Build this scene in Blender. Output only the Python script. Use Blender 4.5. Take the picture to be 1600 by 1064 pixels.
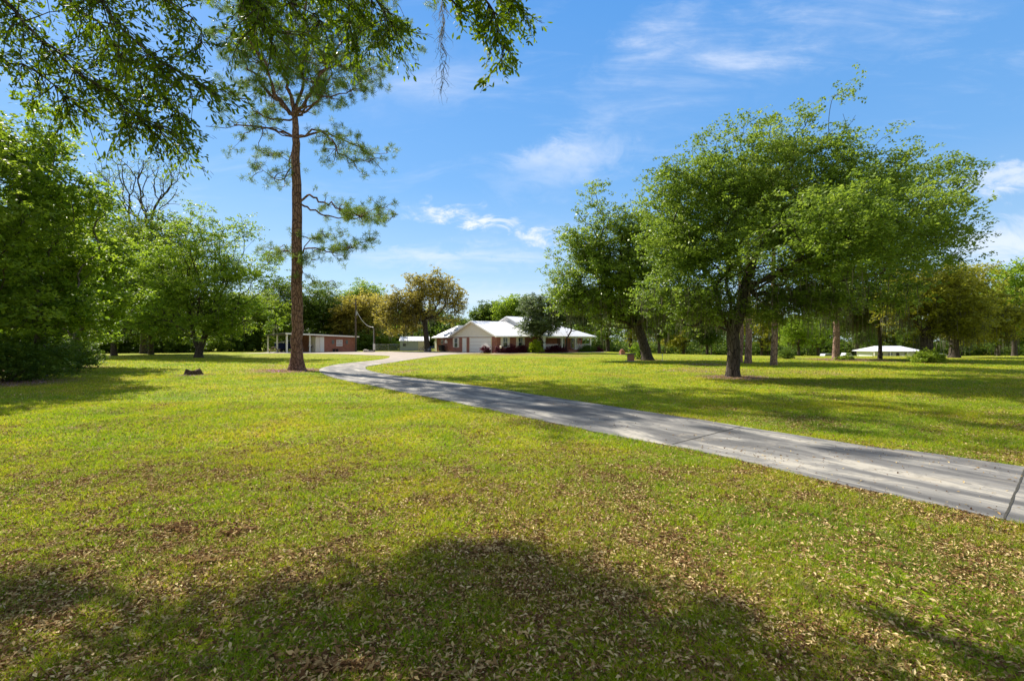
import bpy, bmesh, math, random
import numpy as np
from mathutils import Vector, Matrix, geometry

S = bpy.context.scene
for o in list(bpy.data.objects): bpy.data.objects.remove(o)
rng = np.random.default_rng(7)
random.seed(7)

# ------------------------------------------------------------------ camera
F = 755.0; CX = 800.0; CY = 532.0; EYE = 1.8        # focal length in photo pixels
cam = bpy.data.cameras.new('camera'); camo = bpy.data.objects.new('camera', cam)
S.collection.objects.link(camo); S.camera = camo
camo.location = (0, 0, EYE); camo.rotation_euler = (math.radians(90), 0, 0)
cam.sensor_width = 36; cam.lens = 36 * F / 1600; cam.clip_start = 0.05; cam.clip_end = 5000
S.render.resolution_x = 1024; S.render.resolution_y = 680
# ------------------------------------------------------------------ light
SUN_AZ = (-0.73, 0.68); SUN_EL = 43.0
vs = S.view_settings
vs.view_transform = 'Standard'; vs.look = 'None'; vs.exposure = 0.92; vs.gamma = 1
w = bpy.data.worlds.new("World"); S.world = w; w.use_nodes = True
nt = w.node_tree; nt.nodes.clear()
def N(nt, t, **k):
    n = nt.nodes.new(t)
    for a, b in k.items():
        if a.startswith('i_'):
            key = a[2:]; key = int(key) if key.isdigit() else key
            n.inputs[key].default_value = b
        else: setattr(n, a, b)
    return n
def LK(nt, a, ai, b, bi): nt.links.new(a.outputs[ai], b.inputs[bi])
sky = N(nt, 'ShaderNodeTexSky', sky_type='NISHITA', sun_disc=False)
sky.sun_elevation = math.radians(SUN_EL)
sky.sun_rotation = math.atan2(SUN_AZ[0], SUN_AZ[1])
sky.altitude = 0; sky.air_density = 1.0; sky.dust_density = 0.35; sky.ozone_density = 1.8
bg = N(nt, 'ShaderNodeBackground'); bg.inputs['Strength'].default_value = 0.093
out = N(nt, 'ShaderNodeOutputWorld')
tc = N(nt, 'ShaderNodeTexCoord')
sep = N(nt, 'ShaderNodeSeparateXYZ'); LK(nt, tc, 'Generated', sep, 0)
def M(op, a=None, b=None, c=None, clamp=False, nt=nt):
    n = nt.nodes.new('ShaderNodeMath'); n.operation = op; n.use_clamp = clamp
    for i, v in enumerate((a, b, c)):
        if v is None: continue
        if isinstance(v, (int, float)): n.inputs[i].default_value = v
        else: nt.links.new(v, n.inputs[i])
    return n.outputs[0]
X, Y, Z = sep.outputs
ya = M('MAXIMUM', M('ABSOLUTE', Y), 0.02)
U = M('DIVIDE', X, ya); V = M('DIVIDE', Z, ya)        # slope coordinates of the direction
cmb = N(nt, 'ShaderNodeCombineXYZ'); nt.links.new(U, cmb.inputs[0]); nt.links.new(V, cmb.inputs[1]); nt.links.new(M('SIGN', Y), cmb.inputs[2])
def noise(vec, scale, rot, sc, det=9, rough=.62, dist=.6):
    mp = N(nt, 'ShaderNodeMapping'); mp.inputs['Rotation'].default_value = (0, 0, math.radians(rot)); mp.inputs['Scale'].default_value = sc
    nt.links.new(vec, mp.inputs['Vector'])
    n = N(nt, 'ShaderNodeTexNoise'); n.inputs['Scale'].default_value = scale; n.inputs['Detail'].default_value = det
    n.inputs['Roughness'].default_value = rough; n.inputs['Distortion'].default_value = dist
    nt.links.new(mp.outputs[0], n.inputs['Vector']); return n.outputs['Fac']
wu = noise(cmb.outputs[0], 9, 0, (1, 1.6, 1), 7, .65, 1.2); wv = noise(cmb.outputs[0], 11, 40, (1, 2.2, 1), 7, .65, 1.2)
UW = M('ADD', U, M('MULTIPLY', M('SUBTRACT', wu, .5), .22)); VW = M('ADD', V, M('MULTIPLY', M('SUBTRACT', wv, .5), .11))
def blob(px, py, rx, ry, rot, gain, nz, lo=.35, hi=.75):
    u0 = (px - CX) / F; v0 = (CY - py) / F; c, s = math.cos(math.radians(rot)), math.sin(math.radians(rot))
    du = M('SUBTRACT', UW, u0); dv = M('SUBTRACT', VW, v0)
    a = M('ADD', M('MULTIPLY', du, c * F / rx), M('MULTIPLY', dv, s * F / rx))
    b = M('ADD', M('MULTIPLY', du, -s * F / ry), M('MULTIPLY', dv, c * F / ry))
    r = M('SQRT', M('ADD', M('MULTIPLY', a, a), M('MULTIPLY', b, b)))
    m = N(nt, 'ShaderNodeMapRange', interpolation_type='SMOOTHSTEP'); nt.links.new(r, m.inputs['Value'])
    m.inputs['From Min'].default_value = 1.0; m.inputs['From Max'].default_value = 0.0
    mm = N(nt, 'ShaderNodeMapRange', interpolation_type='SMOOTHSTEP'); nt.links.new(nz, mm.inputs['Value'])
    mm.inputs['From Min'].default_value = lo; mm.inputs['From Max'].default_value = hi
    return M('MULTIPLY', M('MULTIPLY', m.outputs[0], mm.outputs[0]), gain)
cv = cmb.outputs[0]
n_streak = noise(cv, 3.0, -28, (1, 4.5, 1))
n_soft = noise(cv, 3.2, -10, (1, 1.8, 1), rough=.55)
n_flat = noise(cv, 3.0, 0, (1, 6, 1))
parts = [blob(1190, 70, 330, 95, 24, .46, n_streak, .3, .75), blob(1010, 70, 150, 60, 38, .5, n_streak, .28, .75), blob(1440, 40, 200, 60, 20, .3, n_streak, .35, .8),
         blob(875, 258, 150, 60, 14, .75, n_soft, .25, .8), blob(730, 343, 105, 26, -9, 1.15, wu, .32, .66), blob(790, 352, 55, 20, -5, .95, wv, .32, .66), blob(850, 372, 40, 18, 0, .8, wu, .35, .6),
         blob(1580, 275, 150, 36, 10, .9, n_soft, .25, .7), blob(1570, 375, 190, 48, 4, .75, n_soft, .25, .7), blob(690, 405, 360, 26, 0, .6, n_flat, .3, .75),
         blob(660, 120, 140, 90, 10, .4, n_soft, .25, .8), blob(1500, 470, 260, 50, 0, .5, n_flat, .3, .7), blob(800, 460, 500, 40, 0, .35, n_flat, .3, .7)]
acc = parts[0]
for p in parts[1:]: acc = M('ADD', acc, p)
gen = N(nt, 'ShaderNodeMapRange', interpolation_type='SMOOTHSTEP'); nt.links.new(n_streak, gen.inputs['Value'])
gen.inputs['From Min'].default_value = .5; gen.inputs['From Max'].default_value = .85; gen.inputs['To Max'].default_value = .22
acc = M('MINIMUM', M('ADD', acc, gen.outputs[0]), .92)
up = M('GREATER_THAN', Z, 0.0)
acc = M('MULTIPLY', acc, up)
hsv = N(nt, 'ShaderNodeHueSaturation'); hsv.inputs['Saturation'].default_value = 1.22; hsv.inputs['Value'].default_value = 1.12; hsv.inputs['Hue'].default_value = .495
LK(nt, sky, 0, hsv, 'Color')
mix = N(nt, 'ShaderNodeMix', data_type='RGBA'); nt.links.new(acc, mix.inputs['Factor'])
rz_ = N(nt, 'ShaderNodeValToRGB'); els = rz_.color_ramp.elements
for _ in range(3): els.new(.5)
for e_, (p_, c_) in zip(els, ((0, (3.0, 4.1, 5.0)), (.12, (2.45, 3.75, 5.3)), (.3, (1.15, 2.7, 5.2)), (.56, (.64, 2.1, 4.95)), (1, (.25, 1.0, 3.2)))): e_.position = p_; e_.color = (*[q_ / 6 for q_ in c_], 1)
nt.links.new(Z, rz_.inputs[0])
sc6 = N(nt, 'ShaderNodeVectorMath', operation='SCALE'); sc6.inputs['Scale'].default_value = 6; LK(nt, rz_, 0, sc6, 0)
mxs = N(nt, 'ShaderNodeMix', data_type='RGBA'); mxs.inputs['Factor'].default_value = .8; LK(nt, hsv, 0, mxs, 'A'); LK(nt, sc6, 0, mxs, 'B')
nt.links.new(mxs.outputs['Result'], mix.inputs['A']); mix.inputs['B'].default_value = (5.6, 5.9, 6.5, 1)
fill_veil = M('MAXIMUM', M('MULTIPLY', M('SUBTRACT', Z, .62, clamp=True), 4.5, clamp=True), M('MULTIPLY', M('SUBTRACT', M('MULTIPLY', Y, -1.0), .05, clamp=True), 2.2, clamp=True))  # unseen pale sky overhead and behind camera, added to lift and neutralise ambient light
fill_noise = noise(tc.outputs['Generated'], 2.2, 0, (1, 1, 1.6), 6, .6)
vr = N(nt, 'ShaderNodeMapRange', interpolation_type='SMOOTHSTEP'); nt.links.new(fill_noise, vr.inputs['Value']); vr.inputs['From Min'].default_value = .3; vr.inputs['From Max'].default_value = .6; vr.inputs['To Min'].default_value = .45
mix2 = N(nt, 'ShaderNodeMix', data_type='RGBA'); nt.links.new(M('MULTIPLY', M('MULTIPLY', fill_veil, vr.outputs[0]), up), mix2.inputs['Factor']); nt.links.new(mix.outputs['Result'], mix2.inputs['A']); mix2.inputs['B'].default_value = (3.3, 3.4, 3.7, 1)
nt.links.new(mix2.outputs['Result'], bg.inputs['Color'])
LK(nt, bg, 0, out, 0)
sl = bpy.data.lights.new('sun', 'SUN'); sl.energy = 4.95; sl.angle = math.radians(.55); sl.color = (1, .93, .82)
so = bpy.data.objects.new('sun', sl); S.collection.objects.link(so)
ce = math.cos(math.radians(SUN_EL)); l = math.hypot(*SUN_AZ)
sdir = Vector((SUN_AZ[0] / l * ce, SUN_AZ[1] / l * ce, math.sin(math.radians(SUN_EL))))
so.rotation_euler = sdir.to_track_quat('Z', 'Y').to_euler(); so.location = (-20, 20, 40)
try:
    S.cycles.max_bounces = 6; S.cycles.diffuse_bounces = 3; S.cycles.transmission_bounces = 4; S.cycles.transparent_max_bounces = 4
    S.cycles.caustics_reflective = False; S.cycles.caustics_refractive = False
except Exception: pass

# ------------------------------------------------------------------ helpers
C = S.collection
def sm(t): t = np.clip(t, 0, 1); return t * t * (3 - 2 * t)
def gz(x, y):                                              # height of the terrain: falls away to the right and back
    return -4.3 * sm((np.asarray(y, float) - 45) / 125) * sm((np.asarray(x, float) - 6) / 38)
def W(px, py, y): return Vector(((px - CX) / F * y, y, EYE + (CY - py) / F * y))
def dist_of(py): return F * EYE / (py - CY)
def B(px, py): y = dist_of(py); return ((px - CX) / F * y, y)
def tag(o, label=None, cat=None, group=None, kind=None):
    if label: o['label'] = label
    if cat: o['category'] = cat
    if group: o['group'] = group
    if kind: o['kind'] = kind
    return o
def empty(name, loc, rz=0, label=None, cat=None, group=None):
    o = bpy.data.objects.new(name, None); C.objects.link(o); o.location = loc; o.rotation_euler = (0, 0, rz)
    o.empty_display_size = .3
    return tag(o, label, cat, group)
def link(name, me, mat, parent=None):
    o = bpy.data.objects.new(name, me); C.objects.link(o)
    if mat and len(me.materials) == 0: me.materials.append(mat)
    if parent: o.parent = parent
    return o
def copy_tree(o, parent=None):
    c = o.copy(); C.objects.link(c)
    if parent: c.parent = parent
    for ch in list(o.children): copy_tree(ch, c)
    return c
def npmesh(name, co, faces_flat, nper, rnd=None, smooth=False):
    me = bpy.data.meshes.new(name); nf = len(faces_flat) // nper
    me.vertices.add(len(co)); me.vertices.foreach_set('co', np.asarray(co, np.float32).ravel())
    me.loops.add(len(faces_flat)); me.loops.foreach_set('vertex_index', np.asarray(faces_flat, np.int32))
    me.polygons.add(nf); me.polygons.foreach_set('loop_start', np.arange(0, nf * nper, nper, dtype=np.int32))
    if smooth: me.polygons.foreach_set('use_smooth', np.ones(nf, bool))
    else: me.polygons.foreach_set('use_smooth', np.zeros(nf, bool))
    if rnd is not None:
        a = me.attributes.new('rnd', 'FLOAT', 'FACE'); a.data.foreach_set('value', np.asarray(rnd, np.float32))
    me.update(calc_edges=True); me.validate(); return me
def _hash(ix, iy, iz):
    h = (ix.astype(np.int64) * 374761393 + iy.astype(np.int64) * 668265263 + iz.astype(np.int64) * 2147483647 + 1013904223)
    h = (h ^ (h >> 13)) * 1274126177; h = h & 0xffffffff
    return ((h ^ (h >> 16)) & 0xffff) / 65535.0
def vnoise(p, s=1.0):
    p = np.asarray(p, float) / s; i = np.floor(p).astype(np.int64); f = p - i; f = f * f * (3 - 2 * f); r = 0
    for a in (0, 1):
        for b in (0, 1):
            for c in (0, 1):
                wt = (f[:, 0] if a else 1 - f[:, 0]) * (f[:, 1] if b else 1 - f[:, 1]) * (f[:, 2] if c else 1 - f[:, 2])
                r = r + wt * _hash(i[:, 0] + a, i[:, 1] + b, i[:, 2] + c)
    return r
class MB:                                                   # collects shapes for one part
    def __init__(s): s.bm = bmesh.new()
    def box(s, x0, x1, y0, y1, z0, z1, bev=0):
        r = bmesh.ops.create_cube(s.bm, size=1); v = r['verts']
        bmesh.ops.scale(s.bm, vec=(abs(x1 - x0), abs(y1 - y0), abs(z1 - z0)), verts=v)
        bmesh.ops.translate(s.bm, vec=((x0 + x1) / 2, (y0 + y1) / 2, (z0 + z1) / 2), verts=v)
        if bev: bmesh.ops.bevel(s.bm, geom=list({e for a in v for e in a.link_edges}), offset=bev, segments=2, affect='EDGES')
        return s
    def poly(s, pts): s.bm.faces.new([s.bm.verts.new(p) for p in pts]); return s
    def slab(s, pts, t):                                    # a sheet with thickness t downwards
        a = [s.bm.verts.new(p) for p in pts]; b = [s.bm.verts.new((p[0], p[1], p[2] - t)) for p in pts]
        s.bm.faces.new(a); s.bm.faces.new(b[::-1]); n = len(a)
        for i in range(n): s.bm.faces.new((a[i], b[i], b[(i + 1) % n], a[(i + 1) % n]))
        return s
    def prism(s, pts, off):                                 # closed outline swept by off
        a = [s.bm.verts.new(p) for p in pts]; b = [s.bm.verts.new(Vector(p) + Vector(off)) for p in pts]
        s.bm.faces.new(a); s.bm.faces.new(b[::-1]); n = len(a)
        for i in range(n): s.bm.faces.new((a[i], b[i], b[(i + 1) % n], a[(i + 1) % n]))
        return s
    def bar(s, a, b, r, r2=None, n=8):
        a = Vector(a); b = Vector(b); d = b - a
        m = Matrix.Translation((a + b) / 2) @ d.to_track_quat('Z', 'Y').to_matrix().to_4x4()
        bmesh.ops.create_cone(s.bm, cap_ends=True, segments=n, radius1=r, radius2=r if r2 is None else r2, depth=d.length, matrix=m); return s
    def ball(s, c, r, sc=(1, 1, 1), sub=2):
        m = Matrix.Translation(c) @ Matrix.Diagonal((*sc, 1))
        bmesh.ops.create_icosphere(s.bm, subdivisions=sub, radius=r, matrix=m); return s
    def build(s, name, mat, parent=None, smooth=False):
        bmesh.ops.recalc_face_normals(s.bm, faces=s.bm.faces[:])
        me = bpy.data.meshes.new(name); s.bm.to_mesh(me); s.bm.free()
        if smooth:
            for p in me.polygons: p.use_smooth = True
        return link(name, me, mat, parent)

# ------------------------------------------------------------------ materials
def newmat(name):
    m = bpy.data.materials.new(name); m.use_nodes = True; nt = m.node_tree; b = nt.nodes['Principled BSDF']; return m, nt, b
def ramp(nt, stops, fac):
    r = nt.nodes.new('ShaderNodeValToRGB'); el = r.color_ramp.elements
    while len(el) < len(stops): el.new(.5)
    for e, (p, c) in zip(el, stops): e.position = p; e.color = (*c, 1)
    nt.links.new(fac, r.inputs[0]); return r.outputs[0]
def mixc(nt, f, a, b, mode='MIX'):
    n = nt.nodes.new('ShaderNodeMix'); n.data_type = 'RGBA'; n.blend_type = mode
    for v, k in ((f, 'Factor'), (a, 'A'), (b, 'B')):
        if isinstance(v, (int, float)): n.inputs[k].default_value = v
        elif isinstance(v, tuple): n.inputs[k].default_value = (*v, 1)
        else: nt.links.new(v, n.inputs[k])
    return n.outputs['Result']
def tnoise(nt, vec, scale, det=4, rough=.6, dist=0, sc=None):
    if sc:
        mp = nt.nodes.new('ShaderNodeMapping'); mp.inputs['Scale'].default_value = sc; nt.links.new(vec, mp.inputs[0]); vec = mp.outputs[0]
    n = nt.nodes.new('ShaderNodeTexNoise'); n.inputs['Scale'].default_value = scale; n.inputs['Detail'].default_value = det
    n.inputs['Roughness'].default_value = rough; n.inputs['Distortion'].default_value = dist
    nt.links.new(vec, n.inputs['Vector']); return n.outputs['Fac']
def mrange(nt, v, a, b, c=0, d=1):
    m = nt.nodes.new('ShaderNodeMapRange'); m.interpolation_type = 'SMOOTHSTEP'; nt.links.new(v, m.inputs[0])
    for i, x in zip((1, 2, 3, 4), (a, b, c, d)): m.inputs[i].default_value = x
    return m.outputs[0]
def bump(nt, b, h, strength=.4, dist=.05):
    n = nt.nodes.new('ShaderNodeBump'); n.inputs['Strength'].default_value = strength; n.inputs['Distance'].default_value = dist
    nt.links.new(h, n.inputs['Height']); nt.links.new(n.outputs[0], b.inputs['Normal'])
def plain(name, col, rough=.6, var=.15, scale=6, metal=0, spec=.4):
    m, nt, b = newmat(name); tcn = nt.nodes.new('ShaderNodeTexCoord')
    n = tnoise(nt, tcn.outputs['Object'], scale, 5)
    lo = tuple(c * (1 - var) for c in col); hi = tuple(min(1, c * (1 + var)) for c in col)
    nt.links.new(ramp(nt, [(.3, lo), (.7, hi)], n), b.inputs['Base Color'])
    b.inputs['Roughness'].default_value = rough; b.inputs['Metallic'].default_value = metal
    b.inputs['Specular IOR Level'].default_value = spec
    return m
def leafmat(name, cols, trans=.4, rough=.5, clump=.35, scale=.35, spec=.12):
    m, nt, b = newmat(name)
    at = nt.nodes.new('ShaderNodeAttribute'); at.attribute_name = 'rnd'
    g = nt.nodes.new('ShaderNodeNewGeometry'); oi = nt.nodes.new('ShaderNodeObjectInfo')
    cl = tnoise(nt, g.outputs['Position'], scale, 3)
    mm = nt.nodes.new('ShaderNodeMath'); mm.operation = 'MULTIPLY_ADD'; nt.links.new(cl, mm.inputs[0]); mm.inputs[1].default_value = 2.2 * clump
    m2 = nt.nodes.new('ShaderNodeMath'); m2.operation = 'MULTIPLY_ADD'; nt.links.new(at.outputs['Fac'], m2.inputs[0]); m2.inputs[1].default_value = 1 - clump; m2.inputs[2].default_value = -.6 * clump
    nt.links.new(m2.outputs[0], mm.inputs[2])
    n = len(cols); col = ramp(nt, [(i / (n - 1), c) for i, c in enumerate(cols)], mm.outputs[0])
    nt.links.new(col, b.inputs['Base Color']); b.inputs['Roughness'].default_value = rough; b.inputs['Specular IOR Level'].default_value = spec
    tr = nt.nodes.new('ShaderNodeBsdfTranslucent')
    hs = nt.nodes.new('ShaderNodeHueSaturation'); hs.inputs['Value'].default_value = 1.7; hs.inputs['Saturation'].default_value = 1.05; hs.inputs['Hue'].default_value = .492
    nt.links.new(col, hs.inputs['Color']); nt.links.new(hs.outputs[0], tr.inputs[0])
    mx = nt.nodes.new('ShaderNodeMixShader'); mx.inputs[0].default_value = trans
    nt.links.new(b.outputs[0], mx.inputs[1]); nt.links.new(tr.outputs[0], mx.inputs[2])
    nt.links.new(mx.outputs[0], nt.nodes['Material Output'].inputs[0])
    return m
def barkmat(name, c0, c1, sc=(1, 1, .22), scale=9, b_=.6):
    m, nt, b = newmat(name); tcn = nt.nodes.new('ShaderNodeTexCoord')
    n = tnoise(nt, tcn.outputs['Object'], scale, 6, .7, .4, sc)
    v = nt.nodes.new('ShaderNodeTexVoronoi'); mp = nt.nodes.new('ShaderNodeMapping'); mp.inputs['Scale'].default_value = sc
    v.inputs['Scale'].default_value = scale * 1.1; v.feature = 'DISTANCE_TO_EDGE'; nt.links.new(tcn.outputs['Object'], mp.inputs[0]); nt.links.new(mp.outputs[0], v.inputs['Vector'])
    e = mrange(nt, v.outputs['Distance'], 0, .12)
    col = mixc(nt, e, tuple(x * .45 for x in c0), ramp(nt, [(.3, c0), (.7, c1)], n))
    nt.links.new(col, b.inputs['Base Color']); b.inputs['Roughness'].default_value = .9; b.inputs['Specular IOR Level'].default_value = .2
    bump(nt, b, e, b_, .04); return m
# lawn colour, shared by the soil sheet and the grass blades
def lawn_group():
    ng = bpy.data.node_groups.new('lawn_colour', 'ShaderNodeTree')
    ng.interface.new_socket('Color', in_out='OUTPUT', socket_type='NodeSocketColor')
    ng.interface.new_socket('Dry', in_out='OUTPUT', socket_type='NodeSocketFloat')
    go = ng.nodes.new('NodeGroupOutput'); g = ng.nodes.new('ShaderNodeNewGeometry'); p = g.outputs['Position']
    a = tnoise(ng, p, .35, 6, .62, .5); b = tnoise(ng, p, .11, 4, .6, .8); c = tnoise(ng, p, 2.2, 5, .7); e = tnoise(ng, p, 11, 5, .75)
    col = ramp(ng, [(.25, (.14, .27, .002)), (.45, (.28, .385, .003)), (.6, (.40, .435, .004)), (.8, (.48, .39, .02))], a)
    col = mixc(ng, mrange(ng, b, .45, .7, 0, .45), col, (.37, .37, .01))
    col = mixc(ng, mrange(ng, c, .62, .78, 0, .55), col, (.27, .19, .065))
    col = mixc(ng, mrange(ng, e, .52, .66, 0, .6), col, (.20, .14, .05)); col = mixc(ng, mrange(ng, e, .47, .36, 0, .7), col, (.07, .13, .008))
    h = tnoise(ng, p, 3.6, 6, .7, .6); col = mixc(ng, mrange(ng, h, .54, .68, 0, .5), col, (.26, .185, .07))
    dry = mrange(ng, b, .56, .72)
    col = mixc(ng, M('MULTIPLY', dry, mrange(ng, c, .38, .62), nt=ng), col, (.33, .225, .09))
    # pine straw and bare earth round the trunks, dry strip by the house
    for (x, y, r, s) in ((-13.0, 28.9, 2.9, .95), (31.5, 45.5, 5.5, .8), (-1.5, 62.5, 6.5, .62), (14.5, 36, 2.4, .6), (11, 23.6, 2.4, .85), (-29, 26, 5, .75), (12.5, 44, 2.2, .5), (-31, 31, 5, .7), (-22, 20, 4, .8), (6, 58, 6, .45), (-16.5, 25, 1.3, .5)):
        sx = ng.nodes.new('ShaderNodeVectorMath'); sx.operation = 'DISTANCE'; ng.links.new(p, sx.inputs[0]); sx.inputs[1].default_value = (x, y, 0)
        d = M('ADD', sx.outputs['Value'], M('MULTIPLY', M('SUBTRACT', c, .5, nt=ng), r * 1.3, nt=ng), nt=ng)
        f = mrange(ng, d, r, r * .35, 0, s)
        col = mixc(ng, f, col, (.27, .155, .08))
    ng.links.new(col, go.inputs[0]); ng.links.new(dry, go.inputs[1]); return ng
LG = lawn_group()
def lawn_mat():
    m, nt, b = newmat('lawn'); g = nt.nodes.new('ShaderNodeGroup'); g.node_tree = LG
    geo = nt.nodes.new('ShaderNodeNewGeometry'); p = geo.outputs['Position']
    f1 = tnoise(nt, p, 14, 6, .75); f2 = tnoise(nt, p, 45, 4, .7)
    col = mixc(nt, mrange(nt, f1, .40, .62, 0, .8), g.outputs[0], (.085, .062, .022))
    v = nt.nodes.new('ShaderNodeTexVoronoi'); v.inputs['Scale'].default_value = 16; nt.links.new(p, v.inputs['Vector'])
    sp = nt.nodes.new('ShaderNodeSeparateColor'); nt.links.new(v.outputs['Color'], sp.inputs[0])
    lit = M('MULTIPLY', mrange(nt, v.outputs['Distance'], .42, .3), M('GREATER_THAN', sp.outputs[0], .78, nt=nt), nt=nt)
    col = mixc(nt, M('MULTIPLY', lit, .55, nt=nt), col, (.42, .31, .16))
    nt.links.new(col, b.inputs['Base Color']); b.inputs['Roughness'].default_value = .95; b.inputs['Specular IOR Level'].default_value = .1
    bump(nt, b, M('ADD', f1, f2, nt=nt), .7, .06); return m
def blade_mat():
    m, nt, b = newmat('grass_blade'); g = nt.nodes.new('ShaderNodeGroup'); g.node_tree = LG
    at = nt.nodes.new('ShaderNodeAttribute'); at.attribute_name = 'rnd'
    v = ramp(nt, [(0, (.35, .55, .5)), (.25, (.7, .85, .8)), (.55, (1, 1, 1)), (.72, (1.15, 1.02, 1.3)), (.84, (1.25, .85, 4)), (1, (1.55, 1.15, 9))], at.outputs['Fac'])
    col = mixc(nt, 1, g.outputs[0], v, 'MULTIPLY')
    nt.links.new(col, b.inputs['Base Color']); b.inputs['Roughness'].default_value = .55; b.inputs['Specular IOR Level'].default_value = .25
    tr = nt.nodes.new('ShaderNodeBsdfTranslucent'); hs = nt.nodes.new('ShaderNodeHueSaturation'); hs.inputs['Value'].default_value = 1.5
    nt.links.new(col, hs.inputs['Color']); nt.links.new(hs.outputs[0], tr.inputs[0])
    mx = nt.nodes.new('ShaderNodeMixShader'); mx.inputs[0].default_value = .45
    nt.links.new(b.outputs[0], mx.inputs[1]); nt.links.new(tr.outputs[0], mx.inputs[2]); nt.links.new(mx.outputs[0], nt.nodes['Material Output'].inputs[0]); return m
def concrete_mat():
    m, nt, b = newmat('concrete'); geo = nt.nodes.new('ShaderNodeNewGeometry'); p = geo.outputs['Position']
    mp = nt.nodes.new('ShaderNodeMapping'); mp.inputs['Rotation'].default_value = (0, 0, math.radians(-57)); mp.inputs['Scale'].default_value = (.35, 1.3, 1)
    mp2 = nt.nodes.new('ShaderNodeMapping'); mp2.inputs['Rotation'].default_value = (0, 0, math.radians(57)); nt.links.new(p, mp2.inputs[0]); nt.links.new(mp2.outputs[0], mp.inputs[0]); mp.inputs['Rotation'].default_value = (0, 0, 0)
    a = tnoise(nt, mp.outputs[0], 1.3, 7, .62, .7); c = tnoise(nt, p, 38, 5, .75); d = tnoise(nt, p, 5, 6, .65, .4)
    col = ramp(nt, [(.32, (.060, .058, .055)), (.45, (.115, .111, .104)), (.54, (.205, .195, .175)), (.62, (.37, .34, .28))], a)
    cr_n = nt.nodes.new('ShaderNodeTexVoronoi'); cr_n.feature = 'DISTANCE_TO_EDGE'; cr_n.inputs['Scale'].default_value = .42
    wv_ = nt.nodes.new('ShaderNodeVectorMath'); wv_.operation = 'ADD'; wn = nt.nodes.new('ShaderNodeTexNoise'); wn.inputs['Scale'].default_value = 2.2; wn.inputs['Detail'].default_value = 6; nt.links.new(p, wn.inputs['Vector']); nt.links.new(p, wv_.inputs[0]); nt.links.new(wn.outputs['Color'], wv_.inputs[1]); nt.links.new(wv_.outputs[0], cr_n.inputs['Vector'])
    crk = M('MULTIPLY', mrange(nt, cr_n.outputs['Distance'], .006, .0, 0, 1), mrange(nt, a, .46, .40), nt=nt)
    col = mixc(nt, mrange(nt, d, .5, .7, 0, .6), col, (.085, .082, .078)); tn = tnoise(nt, p, .9, 6, .7, .8); col = mixc(nt, mrange(nt, tn, .56, .74, 0, .7), col, (.31, .265, .195)); col = mixc(nt, M('MULTIPLY', crk, .8, nt=nt), col, (.04, .038, .034)); col = mixc(nt, mrange(nt, c, .5, .75, 0, .35), col, (.12, .12, .12))
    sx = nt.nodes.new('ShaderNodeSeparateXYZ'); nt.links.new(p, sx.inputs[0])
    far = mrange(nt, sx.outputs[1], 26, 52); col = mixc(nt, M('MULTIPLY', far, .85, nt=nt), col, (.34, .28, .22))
    nt.links.new(col, b.inputs['Base Color']); b.inputs['Roughness'].default_value = .85; bump(nt, b, c, .25, .01); return m
def brick_mat(name='brick', c1=(.30, .085, .045), c2=(.19, .055, .035)):
    m, nt, b = newmat(name); t = nt.nodes.new('ShaderNodeTexCoord'); s = nt.nodes.new('ShaderNodeSeparateXYZ'); nt.links.new(t.outputs['Object'], s.inputs[0])
    cb = nt.nodes.new('ShaderNodeCombineXYZ'); nt.links.new(M('ADD', s.outputs[0], s.outputs[1], nt=nt), cb.inputs[0]); nt.links.new(s.outputs[2], cb.inputs[1])
    br = nt.nodes.new('ShaderNodeTexBrick'); nt.links.new(cb.outputs[0], br.inputs[0]); br.inputs['Scale'].default_value = 1
    br.inputs['Brick Width'].default_value = .23; br.inputs['Row Height'].default_value = .075; br.inputs['Mortar Size'].default_value = .008
    br.inputs['Color1'].default_value = (*c1, 1); br.inputs['Color2'].default_value = (*c2, 1); br.inputs['Mortar'].default_value = (.34, .29, .25, 1)
    n = tnoise(nt, t.outputs['Object'], 2.2, 5); col = mixc(nt, mrange(nt, n, .4, .7, 0, .35), br.outputs['Color'], (.15, .05, .035))
    nt.links.new(col, b.inputs['Base Color']); b.inputs['Roughness'].default_value = .9; return m
def seam_mat(name, col, step=.4):
    m, nt, b = newmat(name); t = nt.nodes.new('ShaderNodeTexCoord')
    n = tnoise(nt, t.outputs['Object'], .7, 6, .65, .5)
    c = mixc(nt, mrange(nt, n, .5, .75, 0, .2), col, tuple(x * .7 for x in col)); nt.links.new(c, b.inputs['Base Color'])
    sx = nt.nodes.new('ShaderNodeSeparateXYZ'); nt.links.new(t.outputs['Object'], sx.inputs[0]); fr = M('FRACT', M('DIVIDE', sx.outputs[0], .6, nt=nt), nt=nt)
    nt.links.new(mixc(nt, M('LESS_THAN', fr, .16, nt=nt), c, tuple(x * .72 for x in col)), b.inputs['Base Color'])
    b.inputs['Roughness'].default_value = .45; b.inputs['Metallic'].default_value = .15; return m
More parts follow.
